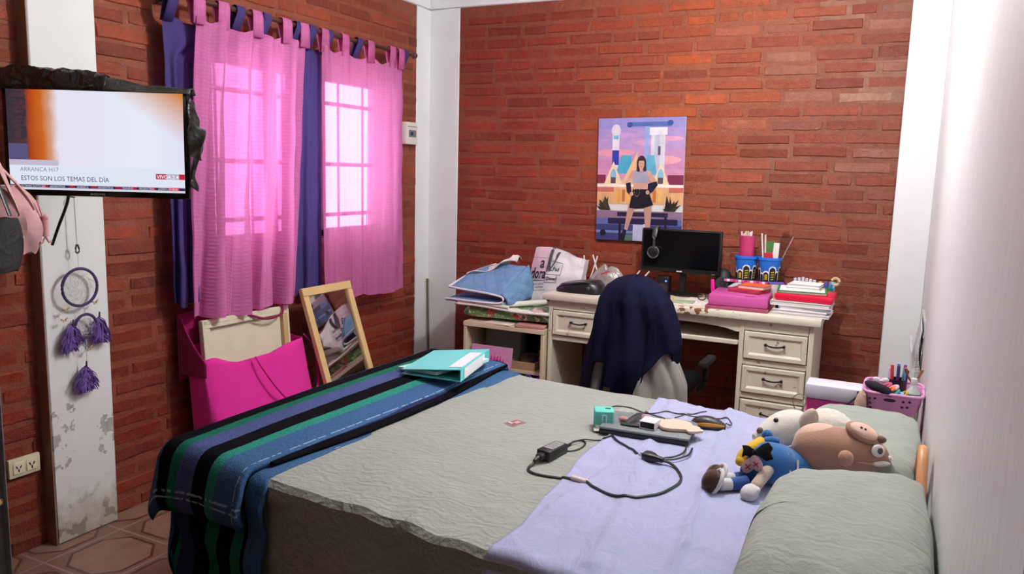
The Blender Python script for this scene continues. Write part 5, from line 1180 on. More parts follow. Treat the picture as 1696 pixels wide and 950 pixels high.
ttext('a', .074, .18, .64, .0018); ttext('dora', .070, .022, .45, .0018, sx=.86)
ttext('L.Pad', .030, .39, .60, .0006); ttext('(Disney)', .024, .36, .415, .0006, sx=.9)
for k in range(3): ttext(('compras seguras', 'bolsa reutilizable', 'cuidemos el planeta')[k], .014, .06, .32-.06*k, 0)
b.out('print', colmat('tote print and shade', .6), tb, flat=True)
b = B(); P0, P1 = tf(.36, .97, .006), tf(.50, .93, .006)
b.tube([P0+V((0, .0, .0)), tf(.365, .80, .012), tf(.375, .66, .014), tf(.40, .61, .016), tf(.43, .66, .014), tf(.49, .84, .012), P1+V((0, 0, .01)), P1+V((.004, .03, .012))], .010, 8, flat=.25, smooth=2); b.tube([P0, P0+V((0, .03, .014)), P0+V((-.02, .06, .006))], .009, 8, flat=.3, smooth=1); b.out('handle', fabric('grey strap', '#4a4a4e', .1), tb)
# inside the low shelf
pc = thing('painting', 'small pink painting with a magenta splash leaning in the front of the low shelf', 'painting', (-2.035, 3.90, .329))
pmx = frame((-2.165, 3.872, .329), (1, .02, 0), (0, .18, 1)); 
b = B(); b.box((.128, .062, -.008), (.256, .124, .016), bev=.002); b.b.transform(pmx); b.out('canvas', fabric('pink canvas', '#c98ab4', .08, .3, 300), pc)
b = B(); rnd = random.Random(6)
P = [(.06, .0)]
for i in range(17): x = .075+.0095*i; P += [(x, (.035+.035*math.sin(PI*i/16))*(.6 if i % 2 else 1.0)+rnd.uniform(0, .022)*(0 if i % 2 else 1))]
P += [(.245, .0)]
t_ = bmesh.new(); f = t_.faces.new([t_.verts.new((x, y, .0006)) for x, y in P]); bmesh.ops.triangulate(t_, faces=[f]); b._new(t_, pmx, '#cc2484')
for i in range(22): b.poly(ellpts(rnd.uniform(.05, .24), rnd.uniform(.05, .10), .0025, .0025, 7), pmx, .0008, '#c02a86')
b.out('splash', colmat('magenta paint', .5), pc, flat=True)
b = B(); b.box((-2.03, 4.07, .43), (.24, .12, .20), (-.1, 0, 0), bev=.02, seg=2); tag(b.out('storage_bag', mat('grey green plastic', '#6f8078', .35, .2, 10, .5, 20, .01)), 'grey-green plastic pouch behind the pink painting', 'bag')
tr_ = thing('tray', 'shallow wooden tray on the lower board of the low shelf', 'tray', (-1.85, 4.02, .329))
b = B(); b.box((-1.86, 4.03, .333), (.16, .20, .008)); 
for (c, d) in (((-1.86, 3.932, .352), (.16, .008, .045)), ((-1.86, 4.128, .352), (.16, .008, .045)), ((-1.936, 4.03, .352), (.008, .19, .045)), ((-1.784, 4.03, .352), (.008, .19, .045))): b.box(c, d, bev=.001)
b.out('tray_body', mat('plywood', '#b08e6a', .6, .15), tr_)
b = B(); b.ell((-1.86, 4.03, .372), (.06, .07, .034), n=18, noi=.25); tag(b.out('cloth_scrap', fabric('brown cloth', '#4b3c34', .2)), 'dark cloth scrap lying in the wooden tray', 'cloth')
for i, x in enumerate((-1.757,)):
    p_ = thing('flower_pot', 'small terracotta pots stacked at the right end of the low shelf', 'pot', (x, 3.99, .329))
    b = B(); b.lathe((x, 3.99, .329), [(.018, 0), (.025, .055), (.028, .056), (.028, .070), (.024, .070), (.018, .01), (.001, .01)], 20); b.out('lower_pot', mat('terracotta', '#a4583a', .8), p_)
    b = B(); b.lathe((x, 3.99, .37), [(.018, 0), (.025, .055), (.028, .056), (.028, .070), (.024, .070), (.018, .01), (.001, .01)], 20); b.out('upper_pot', mat('terracotta', '#a4583a', .8), p_)
gb = thing('gift_bag', 'small paper bag with a purple ribbon on the bottom board of the low shelf', 'bag', (-1.775, 3.93, .06))
b = B(); b.box((-1.775, 3.93, .165), (.10, .08, .21), bev=.004); b.out('bag_body', paper('beige gift bag', '#b59a80'), gb)
m_rib = mat('purple ribbon', '#6a2fae', .3)
b = B(); b.tube([(-1.80, 3.885, .27), (-1.82, 3.88, .30), (-1.80, 3.88, .325), (-1.775, 3.885, .30), (-1.77, 3.885, .27)], .010, 6, flat=.25, smooth=2); b.tube([(-1.77, 3.885, .27), (-1.745, 3.88, .31), (-1.72, 3.885, .312), (-1.735, 3.885, .285), (-1.77, 3.885, .268)], .012, 6, flat=.25, smooth=2); b.out('ribbon', m_rib, gb)

# ------------------------------------------------------------------ pink boxes and basket behind the far pillow
sb = thing('storage_box', 'pink storage box with a white lid standing between the desk and the bed', 'box', (-.165, 3.09, 0))
b = B(); b.box((-.172, 3.03, .326), (.180, .10, .652), bev=.006); b.out('box_body', plastic('hot pink box', '#d83f94', .4), sb)
b = B(); b.box((-.172, 3.028, .676), (.192, .112, .054), bev=.008, seg=2); b.out('lid', plastic('white lid', '#d9d7e2', .4), sb)
b = B(); b.tube([(-.084, 2.966, .690), (-.098, 2.966, .675), (-.13, 2.968, .64), (-.165, 2.974, .60)], .009, 6, flat=.35, smooth=1); b.box((-.086, 2.966, .692), (.018, .008, .016), bev=.002); b.out('strap', mat('dark strap', '#2b2030', .6), sb)
b = B(); b.tube([(-.283+.022*math.cos(a)*(1+.1*math.sin(a*3)), 2.965, .630+.032*math.sin(a)) for a in [i*PI/12 for i in range(24)]], .0018, 6, True); tag(b.out('wire_loop', mat('grey wire', '#8a8078', .4)), 'thin grey wire loop hooked on the corner of the white-lidded box', 'wire')
st = thing('drawer_tower', 'magenta plastic drawer unit under the pink basket against the right wall', 'storage', (.02, 3.05, 0))
b = B(); b.box((.018, 3.06, .29), (.18, .26, .58), bev=.006); b.out('tower_body', plastic('magenta tower', '#c03a84', .4), st)
for z in (.11, .29, .47):
    b = B(); b.box((.018, 2.927, z), (.164, .014, .16), bev=.005); o = b.out('drawer', plastic('magenta drawer', '#cc4590', .35), st)
    b = B(); b.box((.018, 2.916, z+.05), (.06, .012, .014), bev=.004); b.out('handle', plastic('magenta pull', '#b03078', .35), o)
ts = thing('bag', 'tan cloth pouch between the white-lidded box and the pink basket', 'pouch', (-.082, 2.99, .56))
b = B(); b.ell((-.079, 2.945, .655), (.020, .022, .055), n=14, noi=.15); b.ell((-.085, 2.935, .612), (.026, .024, .022), n=14, noi=.15); b.out('pouch_body', fabric('tan cloth', '#c2a594', .1), ts)
bk = thing('basket', 'pink plastic basket with round holes full of odds and ends, against the right wall', 'basket', (.02, 3.04, .58))
m_bsk = plastic('pink basket', '#dc9aca', .4)
def bkp(a, t):   # rounded-rectangle wall point, t from bottom to top
    e = .32; sx_, sy_ = .070+.024*t, .085+.025*t; ca, sa = math.cos(a), math.sin(a)
    return V((.020+sx_*math.copysign(abs(ca)**e, ca), 3.045+sy_*math.copysign(abs(sa)**e, sa), .583+.128*t))
b = B(); b.loft([[bkp(i*2*PI/72, t) for i in range(72)] for t in (0, .15, .3, .45, .6, .75, .9, 1)], cap=False); b.b.faces.new(list(b.b.verts)[:72][::-1]); b.out('basket_body', m_bsk, bk, thick=.003, sharp=1)
b = B(); b.tube([bkp(i*2*PI/72, 1.0) for i in range(72)], .0055, 8, True); b.out('rim', m_bsk, bk)
hole = mat('dark basket hole', '#3a1f33', .7)
def hole_at(x, z, rx_, rz_):
    t = (z-.583)/.128; y = 3.045-(.085+.025*t)-.0012; hb2 = B()
    hb2._fin([hb2.b.faces.new([hb2.b.verts.new((x + rx_*math.cos(a), y, z + rz_*math.sin(a))) for a in [i*2*PI/16 for i in range(16)]])], None)
    hb2.out('hole', hole, bk, flat=True)
hole_at(.010, .690, .020, .006)
for x, z in ((-.036, .690), (-.052, .688), (-.050, .671), (-.048, .655), (.052, .690), (.072, .692), (.066, .672), (.050, .670), (-.030, .632), (.040, .612), (.056, .613), (.045, .635), (.062, .637), (-.042, .636)): hole_at(x, z, .0048, .0042)
zb_ = .64
hb_ = thing('hairbrush', 'black bristled hairbrush lying across the left of the pink basket', 'brush', (-.03, 2.98, .70))
b = B(); b.ell((-.022, 2.955, .722), (.055, .026, .017), (0, .30, -.15), n=20); b.out('head', fabric('black bristles', '#17131a', .2, .9, 300), hb_)
b = B(); b.cyl((.030, 2.95, .708), (.062, 2.955, .690), .009, .007, 10); b.out('handle', m_blk, hb_)
mg = thing('cup', 'dark cup of pens and brushes standing in the pink basket', 'cup', (.030, 3.09, .60))
b = B(); b.lathe((.030, 3.09, .60), [(.028, 0), (.032, .135), (.030, .135), (.026, .01), (.001, .01)], 20); b.out('cup_body', plastic('dark plum cup', '#241a28', .4), mg)
rnd = random.Random(21)
for i, (c, w) in enumerate((('#5a2a78', 'violet'), ('#7a3a90', 'purple'), ('#2f6ab8', 'blue'), ('#d8942c', 'amber'), ('#d8b8d0', 'pale pink'), ('#c83038', 'red'), ('#3a2a6a', 'dark indigo'), ('#58b0d0', 'sky blue'))):
    a = i*2*PI/8; b = B(); b.cyl((.030+.014*math.cos(a), 3.09+.014*math.sin(a), .61), (.030+.030*math.cos(a), 3.09+.028*math.sin(a), .765+rnd.uniform(.0, .028)), .0055, n=8, bev=.001); tag(b.out('marker_pen', plastic('pen '+c, c)), w+' pen standing in the dark cup in the pink basket', 'pen')
bt = thing('bottle', 'small clear bottle with a green label at the right of the pink basket', 'bottle', (.082, 2.985, .64))
b = B(); b.lathe((.080, 2.975, .625), [(.020, 0), (.023, .004), (.023, .095), (.011, .112), (.010, .124)], 20); b.out('bottle_body', mat('cloudy clear bottle', '#c4d0c8', .15, .05), bt)
b = B(); b.lathe((.080, 2.975, .672), [(.0236, 0), (.0236, .045)], 20, cap=False); b.out('label', plastic('green label', '#3c9a5a'), bt)
b = B(); b.cyl((.080, 2.975, .749), (.080, 2.975, .769), .010, n=14, bev=.002); b.out('cap', plastic('white bottle cap', '#d8d8d8'), bt)
bow = thing('hair_bow', 'white hair bow at the back left of the pink basket', 'bow', (-.02, 3.05, .72))
b = B(); b.ell((-.036, 3.04, .733), (.014, .006, .010), (0, .5, 0), n=12); b.ell((-.010, 3.04, .733), (.014, .006, .010), (0, -.5, 0), n=12); b.ell((-.023, 3.04, .731), .006, n=10); b.out('bow_loops', fabric('white satin', '#e6dce4', .1), bow)
sc_ = thing('hair_clip', 'orange and black animal-print claw clip at the back right of the pink basket', 'hair clip', (.075, 3.07, .72))
b = B()
for s in (-1, 1): b.tube([(.078+s*.004, 3.06, .735), (.078+s*.022, 3.055, .765), (.078+s*.026, 3.05, .785)], .007, 6, flat=.5, smooth=1)
b.out('claw', mat('leopard plastic', '#a0682a', .3, .6, 120), sc_)
for i, (x, y, z, c, l) in enumerate(((.008, 2.955, .722, '#e0703a', 'orange'), (.024, 2.957, .716, '#48a890', 'teal'), (.020, 2.965, .728, '#e0b8c8', 'pale pink'), (.036, 2.95, .708, '#8cb0d8', 'light blue'), (.052, 2.96, .712, '#b8a030', 'mustard yellow'), (-.002, 2.98, .730, '#c85a80', 'rose'))):
    b = B(); b.tube([(x+.012*math.cos(a), y+.008*math.sin(a), z+.008*math.sin(a+1)) for a in [k*PI/7 for k in range(14)]], .0052, 7, True); tag(b.out('hair_tie', fabric('hair tie '+c, c, .1)), l+' hair tie among the odds and ends in the pink basket', 'hair tie')

# ------------------------------------------------------------------ things on the bed
bpy.context.view_layer.update()
DG = bpy.context.evaluated_depsgraph_get()
def surf(x, y):      # height of the cloth at a spot on the bed
    h = S.ray_cast(DG, V((x, y, 1.0)), V((0, 0, -1)))
    return h[1].z if h[0] else ZT
def surfmax(x0, x1, y0, y1): return max(surf(x0+(x1-x0)*i/4, y0+(y1-y0)*j/4) for i in range(5) for j in range(5))
zs = surfmax(-.815, -.53, 2.30, 2.49)-.001
lap = thing('laptop', 'closed dark grey laptop lying on the lavender sheet', 'laptop', (-.68, 2.39, zs))
Lm = frame((-.812, 2.300, zs), (1, .075, 0), (-.12, 1, 0))   # local x along the front edge
b = B(); b.box((.142, .095, .007), (.284, .190, .012), bev=.003, seg=2); b.b.transform(Lm); b.out('base', mat('black laptop base', '#1d1e21', .4), lap)
b = B(); b.box((.142, .096, .0172), (.284, .190, .008), bev=.003, seg=2); b.b.transform(Lm); b.out('lid', mat('slate grey lid', '#7b8284', .45, .05), lap)
b = B(); b.cyl((.03, .190, .012), (.254, .190, .012), .006, n=12); b.b.transform(Lm); b.out('hinge', m_blk, lap)
zl = zs+.0215
def on_lap(x, y, z=0): return Lm @ V((x, y, .0215+z))
cu = thing('card_box', 'small turquoise cardboard cube with a white line figure on its front', 'box', (-.815, 2.375, zs))
cb = Matrix.Translation((-.822, 2.372, zs+.0285)) @ Matrix.Rotation(.42, 4, 'Z')
m_trq = paper('turquoise card', '#66c8ba')
b = B(); b.box((0, 0, 0), (.062, .062, .057), bev=.002); b.b.transform(cb); b.out('box_body', m_trq, cu)
b = B(); b.box((0, -.0316, -.022), (.056, .0012, .012), col='#e6ebe6'); b.box((0.0, -.0316, .002), (.016, .0012, .034), col='#cfeae4'); b.box((0.0, -.0322, .002), (.008, .0012, .026), col='#57b8aa'); b.box((.028, -.0316, 0), (.002, .0012, .052), col='#dfe8e4'); b.box((.014, .008, .0288), (.018, .010, .0014), col='#1f2422'); b.box((.0316, -.028, 0), (.0012, .003, .052), col='#dfe8e4')
b.b.transform(cb); b.out('print', colmat('cube print', .6), cu)
b = B(); b.box((-.004, -.040, -.0275), (.060, .028, .0012), (.06, 0, 0)); b.b.transform(cb); b.out('open_flap', paper('white flap', '#dcd8cc'), cu)
wb = thing('charger_case', 'small white open-ended case on the laptop', 'case', tuple(on_lap(.165, .06)))
wm = Lm @ Matrix.Translation((.150, .062, .0215+.0125)) @ Matrix.Rotation(-.12, 4, 'Z')
b = B()
for (c, d) in (((0, 0, .0115), (.052, .058, .003)), ((0, 0, -.0108), (.052, .058, .003)), ((-.0245, 0, 0), (.003, .058, .024)), ((.0245, 0, 0), (.003, .058, .024)), ((0, .028, 0), (.052, .003, .024))): b.box(c, d, bev=.001)
b.b.transform(wm); b.out('shell', plastic('white shell', '#e2e2e6', .3), wb)
b = B(); b.box((0, -.006, -.002), (.044, .04, .016)); b.b.transform(wm); b.out('inside', mat('dark inside', '#1c1a1c', .6), wb)
sm_ = thing('plush_pad', 'beige cloud-shaped plush pad lying on the laptop', 'pad', tuple(on_lap(.24, .09)))
b = B(); P = []
for i in range(64):
    a = 2*PI*i/64; r_ = 1+.10*math.cos(4*a+.6)+.05*math.cos(7*a); P.append((.070*r_*math.cos(a), .050*r_*math.sin(a)))
b.prism(P, .012, Lm @ Matrix.Translation((.222, .098, .0215+.0005)) @ Matrix.Rotation(-.1, 4, 'Z'), bev=.004); b.prism([(x*.42, y*.62) for x, y in P], .010, Lm @ Matrix.Translation((.282, .080, .0215+.001)), bev=.003)
b.out('pad_body', fabric('beige plush', '#d8bfae', .06, .5, 200), sm_)
kc = thing('keychain', 'pink and black keychain with a dark strap on the left of the laptop', 'keychain', tuple(on_lap(.10, .08)))
b = B(); b.tube([on_lap(.072, .055, .006), on_lap(.085, .075, .014), on_lap(.100, .110, .020), on_lap(.098, .135, .016)], .011, 8, flat=.35, smooth=2); b.tube([on_lap(.06, .05, .004), on_lap(.10, .045, .005), on_lap(.135, .058, .005)], .010, 8, flat=.4, smooth=1); b.out('strap', mat('black webbing', '#1f1d22', .7), kc)
b = B(); b.ell(on_lap(.062, .075, .010), (.017, .012, .010), n=14); b.ell(on_lap(.128, .112, .012), (.019, .015, .012), (0, 0, .6), n=14); b.out('charm', fabric('dusky pink charm', '#c68a90', .1), kc)
b = B(); b.tube([on_lap(.10+.012*math.cos(a), .140+.010*math.sin(a), .004) for a in [i*PI/8 for i in range(16)]], .0018, 6, True); b.out('ring', mat('key ring', '#4a4648', .3, metal=.8), kc)
b = B(); b.box(on_lap(.160, .135, .004), (.055, .018, .008), (0, 0, .1), bev=.002); b.out('holder', mat('black holder', '#222026', .5), kc)
mo = thing('computer_mouse', 'black and yellow computer mouse on the lavender sheet beside the laptop', 'mouse', (-.515, 2.53, zs))
def mouse_fn(a, t): pass
Mm = Matrix.Translation((-.515, 2.525, surfmax(-.56, -.47, 2.50, 2.55)-.002)) @ Matrix.Rotation(.10, 4, 'Z')
b = B(); rings = []
for j in range(17):
    t = j/16; x = -.056+.112*t; w = .031*max(.02, math.sin(PI*(.04+.92*t)))**.45*(1-.10*math.sin(PI*t)); h = .036*max(.02, math.sin(PI*(.05+.88*t**.85)))**.6
    rings.append([V((x, w*math.copysign(abs(math.cos(a))**.8, math.cos(a)), max(0, h*.28+h*.72*math.sin(a)))) for a in [i*2*PI/24 for i in range(24)]])
b.loft(rings); b.b.transform(Mm); b.out('shell', plastic('dark mouse shell', '#2b282a', .4), mo)
b = B()
b.grid(lambda u, v: V((-.050+.104*u, -.030*math.sin(PI*(.06+.90*u))**.5*(1-.10*math.sin(PI*u))-.0022, .007+.012*v*math.sin(PI*(.1+.8*u)) + .004*u)), 20, 4); b.b.transform(Mm); b.out('yellow_band', plastic('yellow band', '#e0981c', .35), mo, thick=.003)
b = B(); b.cyl((-.030, 0, .030), (-.022, 0, .031), .008, n=12); b.b.transform(Mm @ Matrix.Translation((0, 0, -.004))); b.out('wheel', m_blk, mo)
m_cab = plastic('black cable', '#17171a', .45)
def cable(pts, r, label, cat='cable', name='cable', sm=1):
    b = B(); b.tube(pts, r, 6, smooth=sm); return tag(b.out(name, m_cab), label, cat)
zc = zs+.002
def G(*xy):      # dense path that follows the cloth
    P = [(x, y, q[0] if q else 0.0) for (x, y, *q) in xy]; out = []
    for _ in range(3):
        q_ = []
        for a, c in zip(P, P[1:]): q_ += [tuple(.75*i+.25*j for i, j in zip(a, c)), tuple(.25*i+.75*j for i, j in zip(a, c))]
        P = [P[0]] + q_ + [P[-1]]
    xy = P
    for (x0, y0, *q0), (x1, y1, *q1) in zip(xy, xy[1:]):
        n = max(1, int(math.hypot(x1-x0, y1-y0)/.010))
        for i in range(n):
            t = i/n; x, y = x0+(x1-x0)*t, y0+(y1-y0)*t; out.append((x, y, surf(x, y) + .003 + (q0[0] if q0 else 0)*(1-t) + (q1[0] if q1 else 0)*t))
    x, y, *q = xy[-1]; out.append((x, y, surf(x, y)+.003+(q[0] if q else 0))); return out
cable(G((-.462, 2.545, .010), (-.448, 2.60), (-.478, 2.655), (-.50, 2.67), (-.60, 2.625), (-.66, 2.64), (-.70, 2.62), (-.745, 2.575), (-.775, 2.515, .02)), .0022, 'thin mouse cable winding over the lavender sheet behind the laptop')
cable(G((-.862, 2.44, .0), (-.885, 2.52), (-.880, 2.63), (-.82, 2.66), (-.765, 2.62), (-.715, 2.575), (-.69, 2.50, .026), (-.640, 2.450, .026)), .0022, 'thin cable looping behind the turquoise cube')
cable(G((-.640, 2.58), (-.60, 2.66), (-.565, 2.725)), .0020, 'short cable end on the lavender sheet near the far edge')
ad = thing('power_adapter', 'black laptop power brick lying on the grey bedspread', 'power adapter', (-.868, 2.05, surf(-.868, 2.05)))
Am = Matrix.Translation((-.866, 2.055, surfmax(-.89, -.84, 2.0, 2.11)+.0145)) @ Matrix.Rotation(1.40, 4, 'Z')
b = B(); b.box((0, 0, 0), (.100, .046, .030), bev=.004, seg=2); b.b.transform(Am); b.out('brick', mat('black brick', '#141416', .45), ad)
b = B(); b.box((.008, 0, .0153), (.062, .032, .0008), col='#a8a8aa'); 
for k in range(5): b.box((.008, -.012+.006*k, .0159), (.052, .0018, .0005), col='#3a3a3e')
b.b.transform(Am); b.out('rating_label', colmat('rating label', .5), ad)
b = B(); b.box((-.060, 0, 0), (.028, .024, .018), bev=.004); b.cyl((-.074, 0, 0), (-.094, 0, -.004), .008, .005, 10); b.b.transform(Am); b.out('connector', m_cab, ad)
cable(G((-.858, 2.105, .004), (-.850, 2.15), (-.862, 2.20), (-.835, 2.225), (-.812, 2.195), (-.815, 2.13), (-.845, 2.10), (-.858, 2.14, .006), (-.835, 2.215, .008), (-.80, 2.235), (-.775, 2.25), (-.765, 2.285)), .0026, 'adapter cable coiled beside the black power brick')
cable(G((-.882, 1.965, .006), (-.886, 1.93), (-.872, 1.905), (-.83, 1.892), (-.78, 1.90), (-.735, 1.903), (-.70, 1.893), (-.66, 1.872), (-.59, 1.848), (-.53, 1.872), (-.495, 1.93), (-.478, 2.00), (-.480, 2.06), (-.510, 2.11), (-.535, 2.125, .006), (-.555, 2.13, .008)), .0042, 'thick black mains cable curving across the lavender sheet from the power brick')
b = B(); b.box((-.718, 1.898, surf(-.718, 1.898)+.006), (.052, .018, .011), (0, 0, -.22), bev=.003); tag(b.out('cable_sleeve', paper('pale sleeve', '#cfc0be')), 'pale sleeve clipped round the mains cable', 'cable sleeve')
pg = thing('power_plug', 'black two-pin mains plug lying on the lavender sheet in front of the laptop', 'plug', (-.585, 2.13, zs-.004))
Pm = Matrix.Translation((-.592, 2.135, surf(-.592, 2.135)+.0125)) @ Matrix.Rotation(-.20, 4, 'Z')
b = B(); b.loft([[V((x, w*math.copysign(abs(math.cos(a))**.5, math.cos(a)), h*math.copysign(abs(math.sin(a))**.5, math.sin(a)))) for a in [i*2*PI/20 for i in range(20)]] for x, w, h in ((-.020, .019, .013), (-.004, .020, .0135), (.008, .016, .012), (.018, .009, .009), (.034, .0075, .0075), (.040, .006, .006))]); b.b.transform(Pm); b.out('plug_body', m_cab, pg)
b = B()
for s in (-1, 1): b.box((-.029, s*.008, 0), (.018, .0022, .006), (0, 0, s*.25))
b.b.transform(Pm); b.out('pins', mat('brass pins', '#b9b4a8', .3, metal=1), pg)
cable(G((-.765, 2.29, .0), (-.72, 2.24), (-.69, 2.215), (-.665, 2.195), (-.645, 2.175)), .004, 'short dark lead coming out under the front of the laptop', name='cable')
cable(G((-.560, 2.155, .006), (-.53, 2.19, .006), (-.52, 2.24, .006), (-.53, 2.30, .004)), .003, 'dark cable running from the mains plug under the right of the laptop')
cable(G((-.556, 2.145, .006), (-.52, 2.16, .006), (-.50, 2.22, .006), (-.512, 2.30, .004)), .003, 'outer dark cable bowed right of the mains plug')
ph = thing('photo_card', 'small pinkish photo card lying alone on the grey bedspread', 'card', (-1.095, 2.27, ZT+.01))
b = B(); b.box((-1.095, 2.272, surfmax(-1.115, -1.075, 2.25, 2.30)+.0008), (.042, .062, .0014), (0, 0, -.35)); b.out('card_body', paper('pink photo paper', '#b08a8a'), ph)
b = B(); b.box((0, 0, 0), (.032, .05, .0008), col='#7c5a60'); b.box((.004, .006, .0005), (.016, .022, .0006), col='#d8b0a8'); b.box((-.006, -.014, .0005), (.018, .010, .0006), col='#e8dcd8'); b.b.transform(Matrix.Translation((-1.095, 2.272, surfmax(-1.115, -1.075, 2.25, 2.30)+.0019)) @ Matrix.Rotation(-.35, 4, 'Z')); b.out('picture', colmat('photo print', .4), ph)
# turquoise ring binder on the blanket
bi = thing('ring_binder', 'turquoise ring binder with a white spine label lying on the striped blanket', 'binder', (-1.57, 2.60, .655))
zb0 = .664
P0, P1, P2, P3 = V((-1.655, 2.430, zb0)), V((-1.405, 2.440, zb0+.002)), V((-1.478, 2.800, zb0+.002)), V((-1.720, 2.765, zb0))
hs_ = .046
def slabq(name, za, zb2, ins, m, th=.003):
    b = B(); q = []
    cen = (P0+P1+P2+P3)/4
    a = [p+(cen-p)*ins for p in (P0, P1, P2, P3)]
    b.loft([[a[0]+V((0, 0, za)), a[1]+V((0, 0, za)), a[2]+V((0, 0, za)), a[3]+V((0, 0, za))], [a[0]+V((0, 0, za+th)), a[1]+V((0, 0, zb2+th)), a[2]+V((0, 0, zb2+th)), a[3]+V((0, 0, za+th))]]) if za == zb2 else b.loft([[a[0]+V((0, 0, za)), a[1]+V((0, 0, zb2)), a[2]+V((0, 0, zb2)), a[3]+V((0, 0, za))], [a[0]+V((0, 0, za+th)), a[1]+V((0, 0, zb2+th)), a[2]+V((0, 0, zb2+th)), a[3]+V((0, 0, za+th))]])
    bmesh.ops.recalc_face_normals(b.b, faces=list(b.b.faces)); return b.out(name, m, bi)
m_bd = plastic('turquoise binder', '#6cd8d8', .35)
slabq('bottom_cover', 0, 0, 0, m_bd); slabq('top_cover', .016, hs_-.003, 0, m_bd)
b = B(); dx = V((.003, .0, 0)); b.loft([[P1, P1+dx, P1+dx+V((0, 0, hs_)), P1+V((0, 0, hs_))], [P2, P2+dx, P2+dx+V((0, 0, hs_)), P2+V((0, 0, hs_))]]); bmesh.ops.recalc_face_normals(b.b, faces=list(b.b.faces)); o = b.out('spine', m_bd, bi)
sl = lambda t, z, k: (P1*(1-t)+P2*t) + V((.0042+k, 0, z))
b = B(); b.poly([tuple(x) for x in ()] or [(0, 0), (1, 0), (1, 1), (0, 1)], frame((0, 0, -5), (1, 0, 0), (0, 1, 0))) if False else None
b.loft([[sl(.10, .004, 0), sl(.10, hs_-.003, 0), sl(.10, hs_-.003, .0012), sl(.10, .004, .0012)], [sl(.80, .004, 0), sl(.80, hs_-.003, 0), sl(.80, hs_-.003, .0012), sl(.80, .004, .0012)]])
cen = (P0+P1+P2+P3)/4
tpz = lambda p, w: p + (P0-P1).normalized()*w + V((0, 0, hs_ + .0012 - w*.108))
b.loft([[tpz(P1*.90+P2*.10, .004), tpz(P1*.90+P2*.10, .060), tpz(P1*.90+P2*.10, .060)+V((0, 0, .001)), tpz(P1*.90+P2*.10, .004)+V((0, 0, .001))], [tpz(P1*.22+P2*.78, .004), tpz(P1*.22+P2*.78, .060), tpz(P1*.22+P2*.78, .060)+V((0, 0, .001)), tpz(P1*.22+P2*.78, .004)+V((0, 0, .001))]]); bmesh.ops.recalc_face_normals(b.b, faces=list(b.b.faces))
b.out('spine_label', paper('white label', '#e6e8ea'), bi)
b = B(); b.box((cen.x-.01, cen.y, zb0+.012), (.205, .30, .012), (0, -.07, -.21)); b.out('pages', paper('binder sheets', '#c8e4e2'), bi)

# ------------------------------------------------------------------ plush toys
def plushmat(name, c, st=.6): return fabric(name, c, .08, st, 220, .95, .4)
zt0 = ZT+.016
br = thing('plush_toy', 'brown plush animal lying on its side between the two pillows', 'plush toy', (-.095, 2.19, zt0))
RB = Matrix.Rotation(.22, 4, 'Z') @ Matrix.Rotation(-.02, 4, 'Y'); BC = V((-.100, 2.225, zt0+.100))
def BP(x, y, z): return BC + RB.to_3x3() @ V((x, y, z))
m_bro, m_brl = plushmat('brown plush', '#a9806c'), plushmat('pale pink plush', '#d9b6a4')
b = B(); rings = []
for j in range(25):
    t = j/24; x = -.125+.25*t; pr_ = (1-abs(2*t-1)**2.8)**.5 if 0 < t < 1 else .02; w = .060*pr_*(1-.16*max(0, t-.55)/.45*1.0); h = .066*pr_*(1-.22*max(0, t-.5)/.5)
    rings.append([V((x, w*math.cos(a), h*math.sin(a) - .006*t)) for a in [i*2*PI/32 for i in range(32)]])
b.loft(rings); b.b.transform(Matrix.Translation(BC) @ RB); b.out('body', m_bro, br)
b = B(); b.ell(BP(-.048, .010, .0135), (.070, .050, .054), RB.to_3x3(), n=24); b.out('belly_patch', m_brl, br)
b = B(); b.ell(BP(.052, -.012, .058), (.048, .034, .016), (RB @ Matrix.Rotation(.38, 4, 'Y') @ Matrix.Rotation(.45, 4, 'X')).to_3x3(), n=24); b.out('ear', m_bro, br)
b = B(); b.ell(BP(.053, -.019, .064), (.038, .026, .013), (RB @ Matrix.Rotation(.38, 4, 'Y') @ Matrix.Rotation(.45, 4, 'X')).to_3x3(), n=24); o = b.out('inner_ear', plushmat('pale inner ear', '#e0bda8'), br)
b = B()
for dx, dy in ((-.006, 0), (.004, .002)): b.ell(BP(.050+dx, -.030, .074+dx*-.4), .0035, n=8)
b.out('stitched_dots', mat('dark stitch', '#3a2f2c', .6), o)
b = B(); b.ell(BP(.095, -.022, .046), (.014, .011, .010), n=14); b.out('nose', plushmat('dark brown nose', '#6e5048'), br)
b = B(); b.ell(BP(.085, -.046, .022), (.018, .006, .017), (RB @ Matrix.Rotation(-.25, 4, 'X') @ Matrix.Rotation(.30, 4, 'Z')).to_3x3(), n=18); o = b.out('eye', plushmat('white felt', '#ebe6de'), br)
b = B(); b.ell(BP(.089, -.051, .024), (.0075, .004, .009), (RB @ Matrix.Rotation(.30, 4, 'Z')).to_3x3(), n=12); b.out('pupil', mat('grey pupil', '#57504e', .4), o)
b = B(); b.ell(BP(.095, -.040, -.014), (.026, .012, .007), (RB @ Matrix.Rotation(.30, 4, 'Z')).to_3x3(), n=16); b.ell(BP(.120, -.018, -.004), (.006, .008, .007), n=10); b.out('muzzle_stripe', plushmat('white felt', '#ebe6de'), br)
b = B(); b.tube([BP(.035, -.060, -.008), BP(.055, -.058, -.010), BP(.08, -.050, -.012)], .0016, 6); b.out('mouth_line', mat('tan thread', '#c9a088', .7), br)
b = B(); b.ell(BP(.005, -.060, .000), (.020, .017, .021), n=16); b.out('paw', plushmat('tan paw', '#bb907a'), br)
lm = thing('plush_toy', 'white fluffy plush dog lying behind the brown plush on the far pillow', 'plush toy', (-.2, 2.47, zt0))
